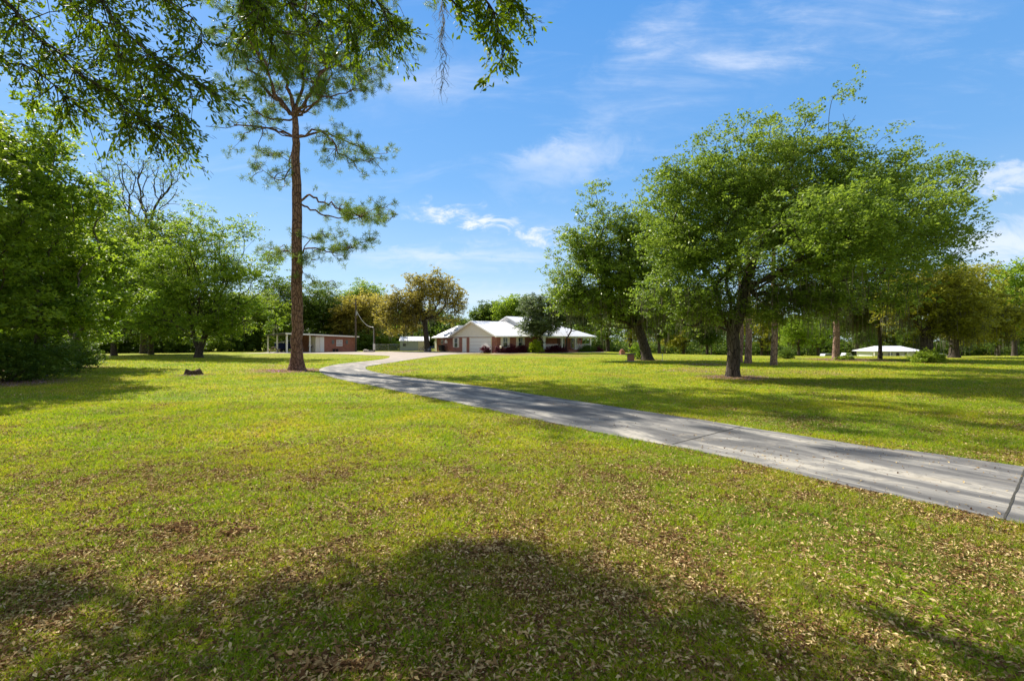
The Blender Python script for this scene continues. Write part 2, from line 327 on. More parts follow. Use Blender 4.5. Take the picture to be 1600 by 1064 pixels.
MT = dict(
    lawn=lawn_mat(), blade=blade_mat(), concrete=concrete_mat(), brick=brick_mat('brick', (.46, .13, .065), (.30, .085, .05)), brick_o=brick_mat('orange_brick', (.42, .14, .06), (.33, .10, .05)),
    litter=leafmat('dead_leaf', [(.07, .034, .017), (.19, .105, .045), (.36, .24, .10), (.54, .41, .19), (.72, .60, .34)], .15, .8, .1, .3, .03),
    oak=leafmat('oak_leaf', [(.055, .095, .016), (.118, .188, .024), (.205, .290, .040), (.35, .405, .10)], .38, .45, .35, .28, .3),
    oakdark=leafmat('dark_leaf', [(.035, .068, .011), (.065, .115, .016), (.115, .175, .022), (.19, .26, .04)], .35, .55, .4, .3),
    bright=leafmat('spring_leaf', [(.055, .105, .012), (.125, .21, .020), (.24, .335, .035), (.43, .49, .11)], .43, .5, .4, .3),
    mid=leafmat('green_leaf', [(.050, .088, .012), (.11, .172, .018), (.205, .285, .03), (.38, .43, .10)], .42, .5, .4, .3),
    amber=leafmat('amber_leaf', [(.12, .12, .03), (.23, .21, .04), (.36, .32, .06), (.52, .47, .17)], .45, .5, .4, .25),
    olive=leafmat('olive_leaf', [(.08, .10, .018), (.18, .195, .025), (.31, .31, .035), (.46, .43, .09)], .38, .5, .45, .3),
    over=leafmat('near_leaf', [(.032, .06, .006), (.07, .12, .008), (.13, .20, .011), (.22, .29, .02)], .45, .5, .3, .8),
    needle=leafmat('pine_needle', [(.055, .10, .018), (.10, .165, .026), (.155, .22, .034), (.25, .29, .06)], .35, .5, .3, .6),
    greyleaf=leafmat('grey_green_leaf', [(.04, .07, .025), (.085, .125, .045), (.15, .20, .075), (.26, .31, .14)], .3, .5, .35, .5, .3),
    maroon=leafmat('maroon_leaf', [(.035, .008, .014), (.07, .014, .022), (.12, .022, .035), (.16, .04, .05)], .25, .5, .3, 1),
    lime=leafmat('lime_leaf', [(.12, .19, .012), (.22, .30, .015), (.32, .38, .02)], .4, .5, .3, 1),
    moss=leafmat('spanish_moss', [(.07, .068, .042), (.12, .115, .075), (.18, .17, .12)], .35, .9, .2, 1, .1),
    bark=barkmat('oak_bark', (.055, .042, .03), (.12, .098, .075)), greybark=barkmat('grey_bark', (.11, .095, .08), (.22, .20, .175)),
    pinebark=barkmat('pine_bark', (.15, .078, .052), (.29, .17, .12), (1, 1, .35), 7, .9), pinebark2=barkmat('pale_pine_bark', (.24, .15, .11), (.44, .30, .23), (1, 1, .35), 7, .9), pinelimb=barkmat('pine_limb_bark', (.07, .055, .045), (.15, .12, .10)),
    white=plain('white_paint', (.86, .83, .77), .5, .05), cream=plain('cream_siding', (.82, .74, .61), .6, .06, 3), greysiding=plain('grey_siding', (.52, .53, .55), .6, .05, 3),
    whitewall=plain('white_wall', (.66, .66, .63), .6, .06, 2), roof=seam_mat('white_metal_roof', (.86, .86, .87)), greyroof=seam_mat('grey_roof', (.20, .20, .19)),
    bluemetal=plain('blue_grey_metal', (.42, .50, .62), .5, .08, 3), glass=plain('window_glass', (.03, .045, .05), .08, .2, 2, 0, .8),
    dark=plain('black_plastic', (.02, .02, .022), .5, .2), metal=plain('galvanised', (.42, .43, .44), .45, .15, 5, .5), wood=plain('weathered_wood', (.20, .14, .09), .85, .25, 12),
    polewood=plain('pole_wood', (.10, .075, .055), .9, .25, 8), rust=plain('dark_iron', (.05, .035, .03), .8, .3, 8), stone=plain('slab_stone', (.13, .12, .11), .8, .2, 6),
    navy=plain('navy_cloth', (.02, .03, .10), .8, .2), red=plain('red_cloth', (.45, .03, .04), .8, .1), blue=plain('blue_paint', (.03, .12, .40), .4, .1),
    carwhite=plain('car_white', (.72, .72, .73), .25, .03, 2, 0, .6), carsilver=plain('car_silver', (.30, .31, .33), .3, .05, 2, .3, .6), rubber=plain('rubber', (.02, .02, .02), .8, .1),
    joint=plain('joint_dirt', (.045, .042, .032), .95, .4, 30), stump=barkmat('stump_bark', (.07, .045, .03), (.16, .10, .065), (1, 1, .4), 12), cutwood=plain('cut_wood', (.20, .13, .08), .9, .3, 10),
    hay=plain('stone_grey', (.33, .30, .26), .9, .25, 5), windowlight=plain('curtain', (.55, .50, .50), .7, .15, 8))

# ------------------------------------------------------------------ ground
def sheet():
    a = np.linspace(-1, 1, 150); xs = np.sign(a) * (np.abs(a) ** 2.6) * 1800
    b = np.linspace(0, 1, 190); ys = -40 + 60 * b + 2400 * b ** 4.2
    gx, gy = np.meshgrid(xs, ys); z = gz(gx, gy)
    und = (vnoise(np.stack([gx.ravel(), gy.ravel(), gx.ravel() * 0], 1), 18) - .5).reshape(gx.shape)
    far = sm((np.hypot(gx, gy) - 95) / 90); z = z + und * 1.2 * far
    co = np.stack([gx, gy, z], -1).reshape(-1, 3); nx = len(xs); ny = len(ys)
    i = (np.arange(ny - 1)[:, None] * nx + np.arange(nx - 1)[None]).ravel()
    f = np.stack([i, i + 1, i + 1 + nx, i + nx], 1).ravel()
    o = link('ground', npmesh('ground', co, f, 4, smooth=True), MT['lawn']); tag(o, kind='structure')
sheet()
# ------------------------------------------------------------------ driveway
Lp = [(1366, 770), (1225, 738), (1100, 708), (987, 687), (875, 664), (762, 640), (669, 621), (590, 605), (535, 594), (508, 586), (499, 580), (505, 574.5), (531, 569), (559, 566), (587, 563), (604, 560.3), (609, 558), (604, 556), (569, 554.7), (531, 553.3), (470, 552.4)]
Rp = [(1381, 702), (1256, 683), (1156, 667), (1030, 647), (912, 629), (830, 616.5), (762, 606), (700, 597.5), (640, 590), (600, 584.5), (578, 579.5), (571, 576), (575, 572.6), (600, 568.7), (640, 562.5), (672, 557.6), (696, 554.8), (724, 553), (752, 552.2)]
def cr(pts, n=6):
    P = [Vector(p) for p in pts]; P = [P[0] * 2 - P[1]] + P + [P[-1] * 2 - P[-2]]; o = []
    for i in range(1, len(P) - 2):
        for k in range(n):
            t = k / n; a, b, c, d = P[i - 1:i + 3]
            o.append(.5 * ((2 * b) + (c - a) * t + (2 * a - 5 * b + 4 * c - d) * t * t + (3 * b - a - 3 * c + d) * t ** 3))
    o.append(P[-2]); return o
Lw = [B(*p) for p in Lp]; Rw = [B(*p) for p in Rp]
Ld = (Vector(B(1600, 820)) - Vector(Lw[0])).normalized(); Rd = Ld
Lw = [tuple(Vector(B(1600, 820)) + Ld * 9), B(1600, 820)] + Lw
Rw = [tuple(Vector(B(1600, 731)) + Ld * 11), B(1600, 731)] + Rw
def rough(pts, amp):
    o = []
    for i, p in enumerate(pts):
        a = np.array([[p.x, p.y, 0]]); o.append(Vector((p.x + (vnoise(a, .35)[0] - .5) * amp, p.y + (vnoise(a + 50, .35)[0] - .5) * amp)))
    return o
Lc = rough(cr(Lw, 8), .07); Rc = rough(cr(Rw, 8), .07)
back = [Vector(p) for p in ((-1.0, 70.0), (-3.3, 69.6), (-9.8, 78), (-18, 78.5), (-31, 76), (-33.5, 72.2), (-36, 71), (-38, 67.5), (-36, 66.5))]
outline = Lc + [p for p in back[::-1]] + Rc[::-1]
driveP = np.array([(p.x, p.y) for p in outline])
def inside(pts, poly):
    x, y = pts[:, 0], pts[:, 1]; r = np.zeros(len(pts), bool); j = len(poly) - 1
    for i in range(len(poly)):
        xi, yi = poly[i]; xj, yj = poly[j]
        if yi != yj: r ^= ((yi > y) != (yj > y)) & (x < (xj - xi) * (y - yi) / (yj - yi) + xi)
        j = i
    return r
def drive():
    bm = bmesh.new(); top = [bm.verts.new((p.x, p.y, .022)) for p in outline]; low = [bm.verts.new((p.x, p.y, -.05)) for p in outline]
    for t in geometry.tessellate_polygon([[Vector((p.x, p.y, 0)) for p in outline]]):
        try: bm.faces.new([top[i] for i in t])
        except ValueError: pass
    n = len(top)
    for i in range(n): bm.faces.new((top[i], low[i], low[(i + 1) % n], top[(i + 1) % n]))
    bmesh.ops.recalc_face_normals(bm, faces=bm.faces[:]); me = bpy.data.meshes.new('driveway'); bm.to_mesh(me); bm.free()
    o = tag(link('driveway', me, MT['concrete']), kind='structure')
    js = [((1569, 814), (1603, 733)), ((1050, 696), (1160, 667.5)), ((742, 635), (838, 617.5)), ((588, 604), (660, 592))]
    for a, b in js:
        a = Vector(B(*a)); b = Vector(B(*b)); d = (b - a); nrm = Vector((-d.y, d.x)).normalized(); m = MB(); K = 26; v = []
        for k in range(K + 1):
            p = a + d * (k / K); q = random.uniform(-.004, .004); wd = random.uniform(.008, .014)
            v.append((m.bm.verts.new((*(p + nrm * (q - wd)), .026)), m.bm.verts.new((*(p + nrm * (q + wd)), .026))))
        for k in range(K): m.bm.faces.new((v[k][0], v[k][1], v[k + 1][1], v[k + 1][0]))
        j = m.build('expansion_joint', MT['joint'], o)
    m = MB()   # front walk along the house
    m.slab([(-2.4, 64.4, .03), (14.6, 74.6, .03), (14.0, 75.8, .03), (-3.0, 65.8, .03)], .05)
    tag(m.build('path', plain('walk', (.55, .47, .38), .9, .1), None), kind='structure')
drive()
# ------------------------------------------------------------------ grass and fallen leaves
SUBT = 1.0
def scatter(y0, y1, dens, keep=0.0):
    ymid = np.linspace(y0, y1, 60); wid = 2 * (1.16 * ymid + 1.4); area = wid.mean() * (y1 - y0); n = int(area * dens)
    y = y0 + (y1 - y0) * rng.random(n * 2); x = (rng.random(n * 2) * 2 - 1) * (1.16 * y1 + 1.4)
    k = np.abs(x) < 1.16 * y + 1.4; p = np.stack([x[k], y[k]], 1)[:int(n * 1.5)]
    k = inside(p, driveP) & (rng.random(len(p)) > keep)
    return p[~k]
def grass():
    CO = []; FC = []; RN = []; base = 0
    for (y0, y1, dens, h, wd) in ((.4, 4.5, 8500, .042, .0055), (4.5, 8, 4200, .045, .008), (8, 14, 1500, .050, .012), (14, 26, 280, .052, .02), (26, 48, 50, .06, .045)):
        p = scatter(y0, y1, dens); n = len(p)
        q = np.stack([p[:, 0], p[:, 1], p[:, 0] * 0], 1)
        cl = .6 * vnoise(q, .12) + .4 * vnoise(q + 11, .4); cl2 = vnoise(q + 30, 1.6); keep = rng.random(n) < np.clip((cl - .30) * 3.2 + .5 * (cl2 - .4), .10, 1); p = p[keep]; cl = cl[keep]; n = len(p)
        z = gz(p[:, 0], p[:, 1]); th = rng.random(n) * 2 * np.pi; H = h * (.4 + .8 * rng.random(n)) * (.25 + 1.6 * cl); lean = (.3 + 1.3 * rng.random(n)) * H
        ld = rng.random(n) * 2 * np.pi; dx, dy = np.cos(th) * wd * .5, np.sin(th) * wd * .5
        a = np.stack([p[:, 0] - dx, p[:, 1] - dy, z - .004], 1); b = np.stack([p[:, 0] + dx, p[:, 1] + dy, z - .004], 1)
        c = np.stack([p[:, 0] + np.cos(ld) * lean, p[:, 1] + np.sin(ld) * lean, z + H], 1)
        CO.append(np.stack([a, b, c], 1).reshape(-1, 3)); FC.append(base + np.arange(3 * n)); base += 3 * n; RN.append(rng.random(n))
    o = link('grass', npmesh('grass', np.concatenate(CO), np.concatenate(FC), 3, np.concatenate(RN)), MT['blade'])
    tag(o, 'short yellow green lawn grass covering the ground in front', 'grass', kind='stuff')
grass()
def quads(c, d, n, L, Wd):                                 # centre, long direction, side direction
    a = c - d * L[:, None]; b = c + n * Wd[:, None]; e = c + d * L[:, None]; f = c - n * Wd[:, None]
    return np.stack([a, b, e, f], 1).reshape(-1, 3)
def rdir(n):
    v = rng.normal(size=(n, 3)); return v / np.linalg.norm(v, axis=1)[:, None]
def litter():
    CO = []; RN = []
    for (y0, y1, dens, s) in ((.4, 4.5, 5200, .018), (4.5, 8, 2900, .0195), (8, 14, 1000, .022), (14, 30, 140, .028), (30, 60, 8, .05)):
        p = scatter(y0, y1, dens, .05); q = np.stack([p[:, 0], p[:, 1], p[:, 0] * 0], 1)
        a = vnoise(q + 7, .9); b = vnoise(q + 90, 3.2); lw = sm((1.5 - p[:, 0] - p[:, 1] * .15 + 3) / 8); near = np.clip((10.5 - p[:, 1]) / 7, 0, 1)
        pr = np.clip((a - .50) * 2.6, 0, 1) * (.3 + .6 * b) + .09 + .52 * near * (.2 + 1.4 * a) + .45 * lw * near * (.35 + a)
        k = rng.random(len(p)) < pr; p = p[k]; n = len(p); z = gz(p[:, 0], p[:, 1]) + .004 + .026 * rng.random(n)
        d = rdir(n); d[:, 2] *= .35; d /= np.linalg.norm(d, axis=1)[:, None]; t = rdir(n); t[:, 2] *= .5; nn = np.cross(d, t); nn = np.cross(d, np.cross(nn, d)); nn[:, 2] *= .35
        nn /= np.linalg.norm(nn, axis=1)[:, None] + 1e-6
        side = np.cross(d, [0, 0, 1.0]); side /= np.linalg.norm(side, axis=1)[:, None] + 1e-6; side = side + rng.normal(size=(n, 3)) * .35; side /= np.linalg.norm(side, axis=1)[:, None]
        L = s * (.4 + 1.0 * rng.random(n) ** 1.4) * 1.05; co = quads(np.stack([p[:, 0], p[:, 1], z], 1), d, side, L, L * (.28 + .2 * rng.random(n)))
        co = co.reshape(-1, 4, 3); co[:, 1, 2] += L * .25; co[:, 3, 2] += L * .25; CO.append(co.reshape(-1, 3)); RN.append(rng.random(n) ** 1.45)
    # piles of raked leaves
    for (px, py, rx, ry, m) in ((262, 831, .8, .2, 2600), (330, 880, .5, .12, 1200), (600, 1040, .5, .10, 1600)):
        x, y = B(px, py); n = m; p = np.stack([x + rng.normal(size=n) * rx * .5, y + rng.normal(size=n) * ry * .5], 1); p = p[vnoise(np.stack([p[:, 0], p[:, 1] * 2, p[:, 0] * 0], 1), .16) > .56]; n = len(p); d = rdir(n); d[:, 2] *= .4; t = rdir(n); side = np.cross(d, t); side /= np.linalg.norm(side, axis=1)[:, None]
        d /= np.linalg.norm(d, axis=1)[:, None]; L = .024 * (.5 + .9 * rng.random(n)); CO.append(quads(np.stack([p[:, 0], p[:, 1], .008 + .03 * rng.random(n)], 1), d, side, L, L * .4)); RN.append(rng.random(n) * .7)
    co = np.concatenate(CO); o = link('fallen_leaves', npmesh('fallen_leaves', co, np.arange(len(co)), 4, np.concatenate(RN)), MT['litter'])
    tag(o, 'dry tan fallen oak leaves strewn over the lawn', 'fallen leaves', kind='stuff')
litter()

# ------------------------------------------------------------------ trees
def tube_paths(P, par, R, sides_big=9, sub=3, wig=.12, minr=0):
    """skeleton -> swept tubes. P nodes, par parents, R radii"""
    n = len(P); kids = [[] for _ in range(n)]
    for i in range(1, n): kids[par[i]].append(i)
    VS = []; FS = []; base = 0
    stack = [(0, None)]
    while stack:
        s, pr = stack.pop(); path = [] if pr is None else [pr]; rad = [] if pr is None else [min(R[s] * 1.15, R[pr])]
        c = s
        while True:
            path.append(c); rad.append(R[c])
            if not kids[c]: break
            ks = sorted(kids[c], key=lambda k: -R[k])
            for k in ks[1:]: stack.append((k, c))
            c = ks[0]
        if len(path) < 2 or max(rad) < minr: continue
        pts = np.array([P[i] for i in path]); rr = np.array(rad)
        # Catmull subdivision
        ext = np.vstack([2 * pts[0] - pts[1], pts, 2 * pts[-1] - pts[-2]]); o = []; ro = []
        big = rr.max() > .05; ss = sub if big else max(1, sub - 1)
        for i in range(len(pts) - 1):
            a, b, c_, d = ext[i], ext[i + 1], ext[i + 2], ext[i + 3]; ln = np.linalg.norm(c_ - b)
            for k in range(ss):
                t = k / ss; q = .5 * ((2 * b) + (c_ - a) * t + (2 * a - 5 * b + 4 * c_ - d) * t * t + (3 * b - a - 3 * c_ + d) * t ** 3)
                if k: q = q + rng.normal(size=3) * wig * ln * (.25 if rr[i] < .14 else .05)
                o.append(q); ro.append(rr[i] * (1 - t) + rr[i + 1] * t)
        o.append(pts[-1]); ro.append(rr[-1]); o = np.array(o); ro = np.array(ro); m = len(o)
        sd = sides_big if rr.max() > .12 else (5 if rr.max() > .03 else 3)
        T = np.gradient(o, axis=0); T /= np.linalg.norm(T, axis=1)[:, None] + 1e-9
        ref = np.array([1.0, 0, 0]) if abs(T[:, 0]).mean() < .7 else np.array([0, 1.0, 0])
        A = np.cross(T, ref); A /= np.linalg.norm(A, axis=1)[:, None] + 1e-9; Bn = np.cross(T, A)
        ang = np.arange(sd) / sd * 2 * np.pi
        ring = o[:, None] + ro[:, None, None] * (np.cos(ang)[None, :, None] * A[:, None] + np.sin(ang)[None, :, None] * Bn[:, None])
        VS.append(ring.reshape(-1, 3)); i0 = base + (np.arange(m - 1)[:, None] * sd + np.arange(sd)[None]).ravel(); i1 = base + (np.arange(m - 1)[:, None] * sd + (np.arange(sd)[None] + 1) % sd).ravel()
        FS.append(np.stack([i0, i1, i1 + sd, i0 + sd], 1).ravel()); base += m * sd
    return npmesh('trunk', np.concatenate(VS), np.concatenate(FS), 4, smooth=True)
def mst(core, tips, bf=.35, steep=0):
    """core: list of (point, parent); returns P, par"""
    P = [np.array(c[0], float) for c in core]; par = [c[1] for c in core]; path = [0.0]
    for i in range(1, len(P)): path.append(path[par[i]] + np.linalg.norm(P[i] - P[par[i]]))
    n = len(tips); best = np.full(n, 1e9); who = np.zeros(n, int)
    start = max(1, len(core) - 1) if steep == 'top' else 0
    for i in range(len(P)):
        if i < len(core) and core[i][2] == 0: continue
        c = np.linalg.norm(tips - P[i], axis=1) + bf * path[i] + np.maximum(0, P[i][2] - tips[:, 2]) * .35
        k = c < best; best[k] = c[k]; who[k] = i
    done = np.zeros(n, bool)
    for _ in range(n):
        b = np.where(done, 1e9, best); j = int(b.argmin()); done[j] = True; q = tips[j]; idx = len(P); w_ = who[j]
        P.append(q); par.append(w_); path.append(path[w_] + np.linalg.norm(q - P[w_]))
        c = np.linalg.norm(tips - q, axis=1) + bf * path[idx] + np.maximum(0, q[2] - tips[:, 2]) * .35; k = c < best; best[k] = c[k]; who[k] = idx
    return np.array(P), par
def radii(P, par, ncore, rb, rt):
    n = len(P); cnt = np.zeros(n); kids = np.zeros(n, int)
    for i in range(1, n): kids[par[i]] += 1
    cnt[kids == 0] = 1
    for i in range(n - 1, 0, -1): cnt[par[i]] += cnt[i]
    cnt = np.maximum(cnt, 1); p = math.log(rb / rt) / math.log(max(cnt[0], 2)); return rt * cnt ** p
def blob_tips(blobs, n, gap=.0, gs=1.6, seed=0):
    """blobs: (centre, radii, weight); points nearer to the skin of the union"""
    vol = np.array([b[1][0] * b[1][1] * b[1][2] * b[2] for b in blobs]) ** .85; vol /= vol.sum(); o = []
    for b, v in zip(blobs, vol):
        m = max(3, int(n * v)); d = rdir(m * 3); r = (.25 + .75 * rng.random(m * 3) ** .6); p = np.array(b[0]) + d * r[:, None] * np.array(b[1])
        if gap: p = p[vnoise(p + seed * 13, gs) > gap]
        o.append(p[:m])
    return np.concatenate(o)
def leaves(pts, per, cr_, L, flat=.6, asp=.5, droop=0, up=.5):
    k = max(3, per // 14); sp = np.repeat(pts, k, 0) + rng.normal(size=(len(pts) * k, 3)) * np.array([cr_, cr_, cr_ * flat]); per2 = per // k
    c = np.repeat(sp, per2, 0) + rng.normal(size=(len(sp) * per2, 3)) * np.array([1, 1, .6]) * max(cr_ * .30, L * .6); n = len(c)
    nrm = rdir(n); nrm[:, 2] = np.abs(nrm[:, 2]) + up; nrm /= np.linalg.norm(nrm, axis=1)[:, None]
    t = rdir(n); t[:, 2] -= droop; d = np.cross(nrm, t); d /= np.linalg.norm(d, axis=1)[:, None] + 1e-9; s = np.cross(nrm, d)
    l = L * .5 * (.65 + .7 * rng.random(n)); return quads(c, d, s, l, l * asp), np.clip(np.repeat(rng.random(len(sp)), per2) * .5 + rng.random(n) * .5, 0, 1)
def moss_mesh(pts, ln=1.0, wd=.035, per=5, spread=.25):
    n = len(pts) * per; c = np.repeat(pts, per, 0) + rng.normal(size=(n, 3)) * np.array([spread, spread, .1]); K = 4
    L = ln * (.35 + .9 * rng.random(n)); th = rng.random(n) * np.pi; side = np.stack([np.cos(th), np.sin(th), 0 * th], 1); V_ = []
    off = np.zeros((n, 3))
    for k in range(K + 1):
        ww = wd * (1 - .85 * k / K) * (.6 + .8 * rng.random(n)); q = c + off - np.array([0, 0, 1]) * (L * k / K)[:, None]
        V_.append(q - side * ww[:, None]); V_.append(q + side * ww[:, None]); off = off + rng.normal(size=(n, 3)) * .035 * np.array([1, 1, 0])
    V_ = np.stack(V_, 1); m = 2 * (K + 1); b0 = np.arange(n) * m; F_ = []
    for k in range(K): F_.append(np.stack([b0 + 2 * k, b0 + 2 * k + 1, b0 + 2 * k + 3, b0 + 2 * k + 2], 1))
    f = np.stack(F_, 1).reshape(-1); return npmesh('moss', V_.reshape(-1, 3), f, 4, np.repeat(rng.random(n), K))
def tree(name, label, base, blobs, n=300, per=60, L=.12, cr_=.35, rb=.35, rt=.012, fork=2.5, mat='oak', bark='bark', moss=0, mlen=1.1, mlow=1e9, group=None, cat='tree', lean=(0, 0), bf=.35, gap=.35, gs=1.6, core=None, flare=1.45, wig=.12, interior=.25, world=False, asp=.52, mwd=.035):
    """blobs in photo pixels at the tree's distance: (px, py, rx, ry[, weight, dy, rdepth])"""
    x, y = base; z0 = float(gz(x, y)); bl = []
    for b in blobs:
        px, py, rx, ry = b[:4]; wt = b[4] if len(b) > 4 else 1; dy = b[5] if len(b) > 5 else 0; k = y / F; rd = b[6] if len(b) > 6 else (rx + ry) / 2 * k
        yy = y + dy
        bl.append(((((px - CX) / F * y - x), dy, EYE + (CY - py) / F * y - z0), (rx * k, rd, ry * k), wt))
    tips = blob_tips(bl, n, gap, gs, len(label)); 
    zmin = fork * .8; tips[:, 2] = np.maximum(tips[:, 2], zmin * .7 + rng.random(len(tips)) * .5)
    if core is None:
        core = [((0, 0, -.15), 0, 0), ((lean[0] * .1, lean[1] * .1, fork * .15), 0, 0), ((lean[0] * .5, lean[1] * .5, fork * .6), 1, 0), ((lean[0], lean[1], fork), 2, 1)]
    inner = []
    cen = np.array(core[-1][0])
    for b in bl:
        m = max(1, int(n * interior / len(bl))); a = np.array(b[0]); t = rng.random(m)[:, None] ** .8; q = cen * (1 - t) + a * t + rng.normal(size=(m, 3)) * np.array(b[1]) * .22; inner.append(q)
    inner = np.concatenate(inner); inner = inner[inner[:, 2] > fork * .9]
    allp = np.concatenate([inner, tips]); P, par = mst(core, allp, bf); R = radii(P, par, len(core), rb, rt)
    nc = len(core); isleaf = np.ones(len(P), bool); isleaf[np.array(par[1:])] = False
    R[0] *= flare * 1.15; R[1] *= 1 + (flare - 1) * .35
    root = empty(name, (x, y, z0), 0, label, cat, group)
    link('trunk', tube_paths(P, par, R, wig=wig), MT[bark], root)
    tp = P[nc + len(inner):] if True else P
    mid = []
    idx = np.nonzero(isleaf)[0]
    tpset = tips
    co, rn = leaves(tpset, per, cr_, L, asp=asp)
    link('crown', npmesh('crown', co, np.arange(len(co)), 4, rn), MT[mat], root)
    if moss:
        low = P[nc:]; low = low[low[:, 2] < mlow]; k = rng.choice(len(low), min(moss, len(low)), replace=False)
        link('moss', moss_mesh(low[k] , mlen, mwd), MT['moss'], root)['kind'] = 'stuff'
    return root
def G(px, y): return ((px - CX) / F * y, y)

# big live oak, right
z = 24.0
oak_core = [((0, 0, -.2), 0, 0), ((0.0, 0, .35), 0, 0), ((.05, 0, 1.3), 1, 0), ((0, 0, 2.2), 2, 0), ((-.55, .2, 3.2), 3, 0), ((-.75, .3, 4.6), 4, 1), ((.35, -.1, 3.2), 3, 0), ((.6, .1, 4.4), 6, 1), ((.15, .5, 3.4), 3, 0), ((.1, .9, 5.2), 8, 1),
            ((-1.3, -.2, 2.75), 3, 0), ((-2.1, -.3, 2.5), 10, 1), ((1.3, .3, 2.7), 3, 0), ((2.4, .6, 3.1), 12, 0), ((1.6, .5, 6.5), 7, 1), ((3.0, .9, 8.6), 14, 1), ((.6, 1.0, 8.2), 9, 1), ((-2.2, .6, 7.0), 5, 1), ((-.4, -2.2, 5.0), 5, 1), ((2.2, -2.0, 5.5), 7, 1)]
tree('live_oak', 'tall spreading live oak with forked dark trunk, beside the driveway on the right lawn', G(1145, z),
     [(1085, 330, 85, 90, 1.3), (1060, 410, 80, 60, 1.1), (1150, 270, 90, 75, 1.2), (1180, 370, 120, 110, .8), (1240, 290, 90, 90, 1.2), (1330, 320, 110, 95, 1.1), (1420, 300, 85, 65, .9),
      (1440, 370, 75, 60, .8), (1480, 290, 42, 40, .5), (1310, 160, 50, 26, .55), (1355, 165, 28, 12, .4), (1215, 180, 42, 36, .45), (1260, 175, 26, 22, .35), (1340, 225, 50, 36, .4), (1065, 450, 72, 50, 1.5), (1100, 487, 75, 22, 1.3), (1190, 475, 80, 30, 1.1), (1290, 445, 90, 50, 1.2), (1385, 445, 70, 50, 1), (1250, 492, 80, 20, 1), (1180, 400, 100, 60, .9, -4.5), (1280, 380, 110, 70, .9, -4), (1350, 360, 90, 60, .7, 5)],
     n=1850, per=120, L=.135, cr_=.36, rb=.30, flare=1.25, rt=.009, fork=2.2, mat='oak', bark='bark', moss=480, mlen=.95, mlow=4.6, mwd=.018, core=oak_core, gap=.45, gs=1.15, group=None, bf=.3)
# second oak
z = 44.0
tree('live_oak', 'leaning dark trunk live oak behind the brick pedestal, left of the tall spreading oak', G(1012, z),
     [(955, 400, 80, 60), (910, 430, 60, 60), (1010, 420, 80, 70), (885, 350, 32, 32, .5), (935, 312, 28, 34, .45), (960, 345, 40, 35, .6), (925, 475, 55, 40), (1050, 470, 60, 45), (980, 480, 60, 40), (900, 400, 45, 45, .8), (1070, 400, 50, 60, .6), (992, 350, 42, 40, 1.1), (1045, 350, 45, 50, 1), (1010, 400, 50, 50, 1), (900, 470, 40, 40, .8)],
     n=1000, per=105, L=.21, cr_=.52, rb=.42, rt=.02, fork=3.2, lean=(-1.0, 0), mat='oak', moss=150, mlen=1.6, mlow=6, mwd=.035, gap=.44, gs=1.8)
# third oak, deeper behind, moss laden
z = 47.0
tree('live_oak', 'moss laden oak behind the right half of the tall spreading oak', G(1375, z),
     [(1330, 420, 70, 55), (1390, 430, 70, 60), (1290, 455, 60, 45), (1350, 480, 75, 30), (1420, 470, 40, 40), (1400, 380, 60, 50)],
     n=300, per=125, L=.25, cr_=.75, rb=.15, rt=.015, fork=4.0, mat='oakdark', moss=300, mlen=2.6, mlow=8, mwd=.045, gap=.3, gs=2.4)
tree('live_oak', 'olive and amber oak with dark trunk and shrub at its foot, far right lawn', G(1448, 41),
     [(1440, 450, 50, 40), (1470, 470, 55, 42), (1430, 500, 55, 30), (1490, 500, 50, 30), (1500, 440, 35, 28, .6)],
     n=330, per=120, L=.21, cr_=.55, rb=.42, rt=.018, fork=2.4, mat='olive', moss=150, mlen=1.5, mlow=6, mwd=.03, gap=.36, gs=2)
tree('live_oak', 'amber tinged oak with grey moss at the far right edge', G(1491, 52),
     [(1520, 450, 45, 35), (1550, 490, 48, 38), (1500, 480, 50, 40), (1520, 520, 60, 20), (1530, 430, 28, 18, .5)],
     n=300, per=110, L=.25, cr_=.65, rb=.4, rt=.02, fork=3, mat='olive', moss=130, mlen=1.8, mlow=6, mwd=.04, gap=.36, gs=2.2)

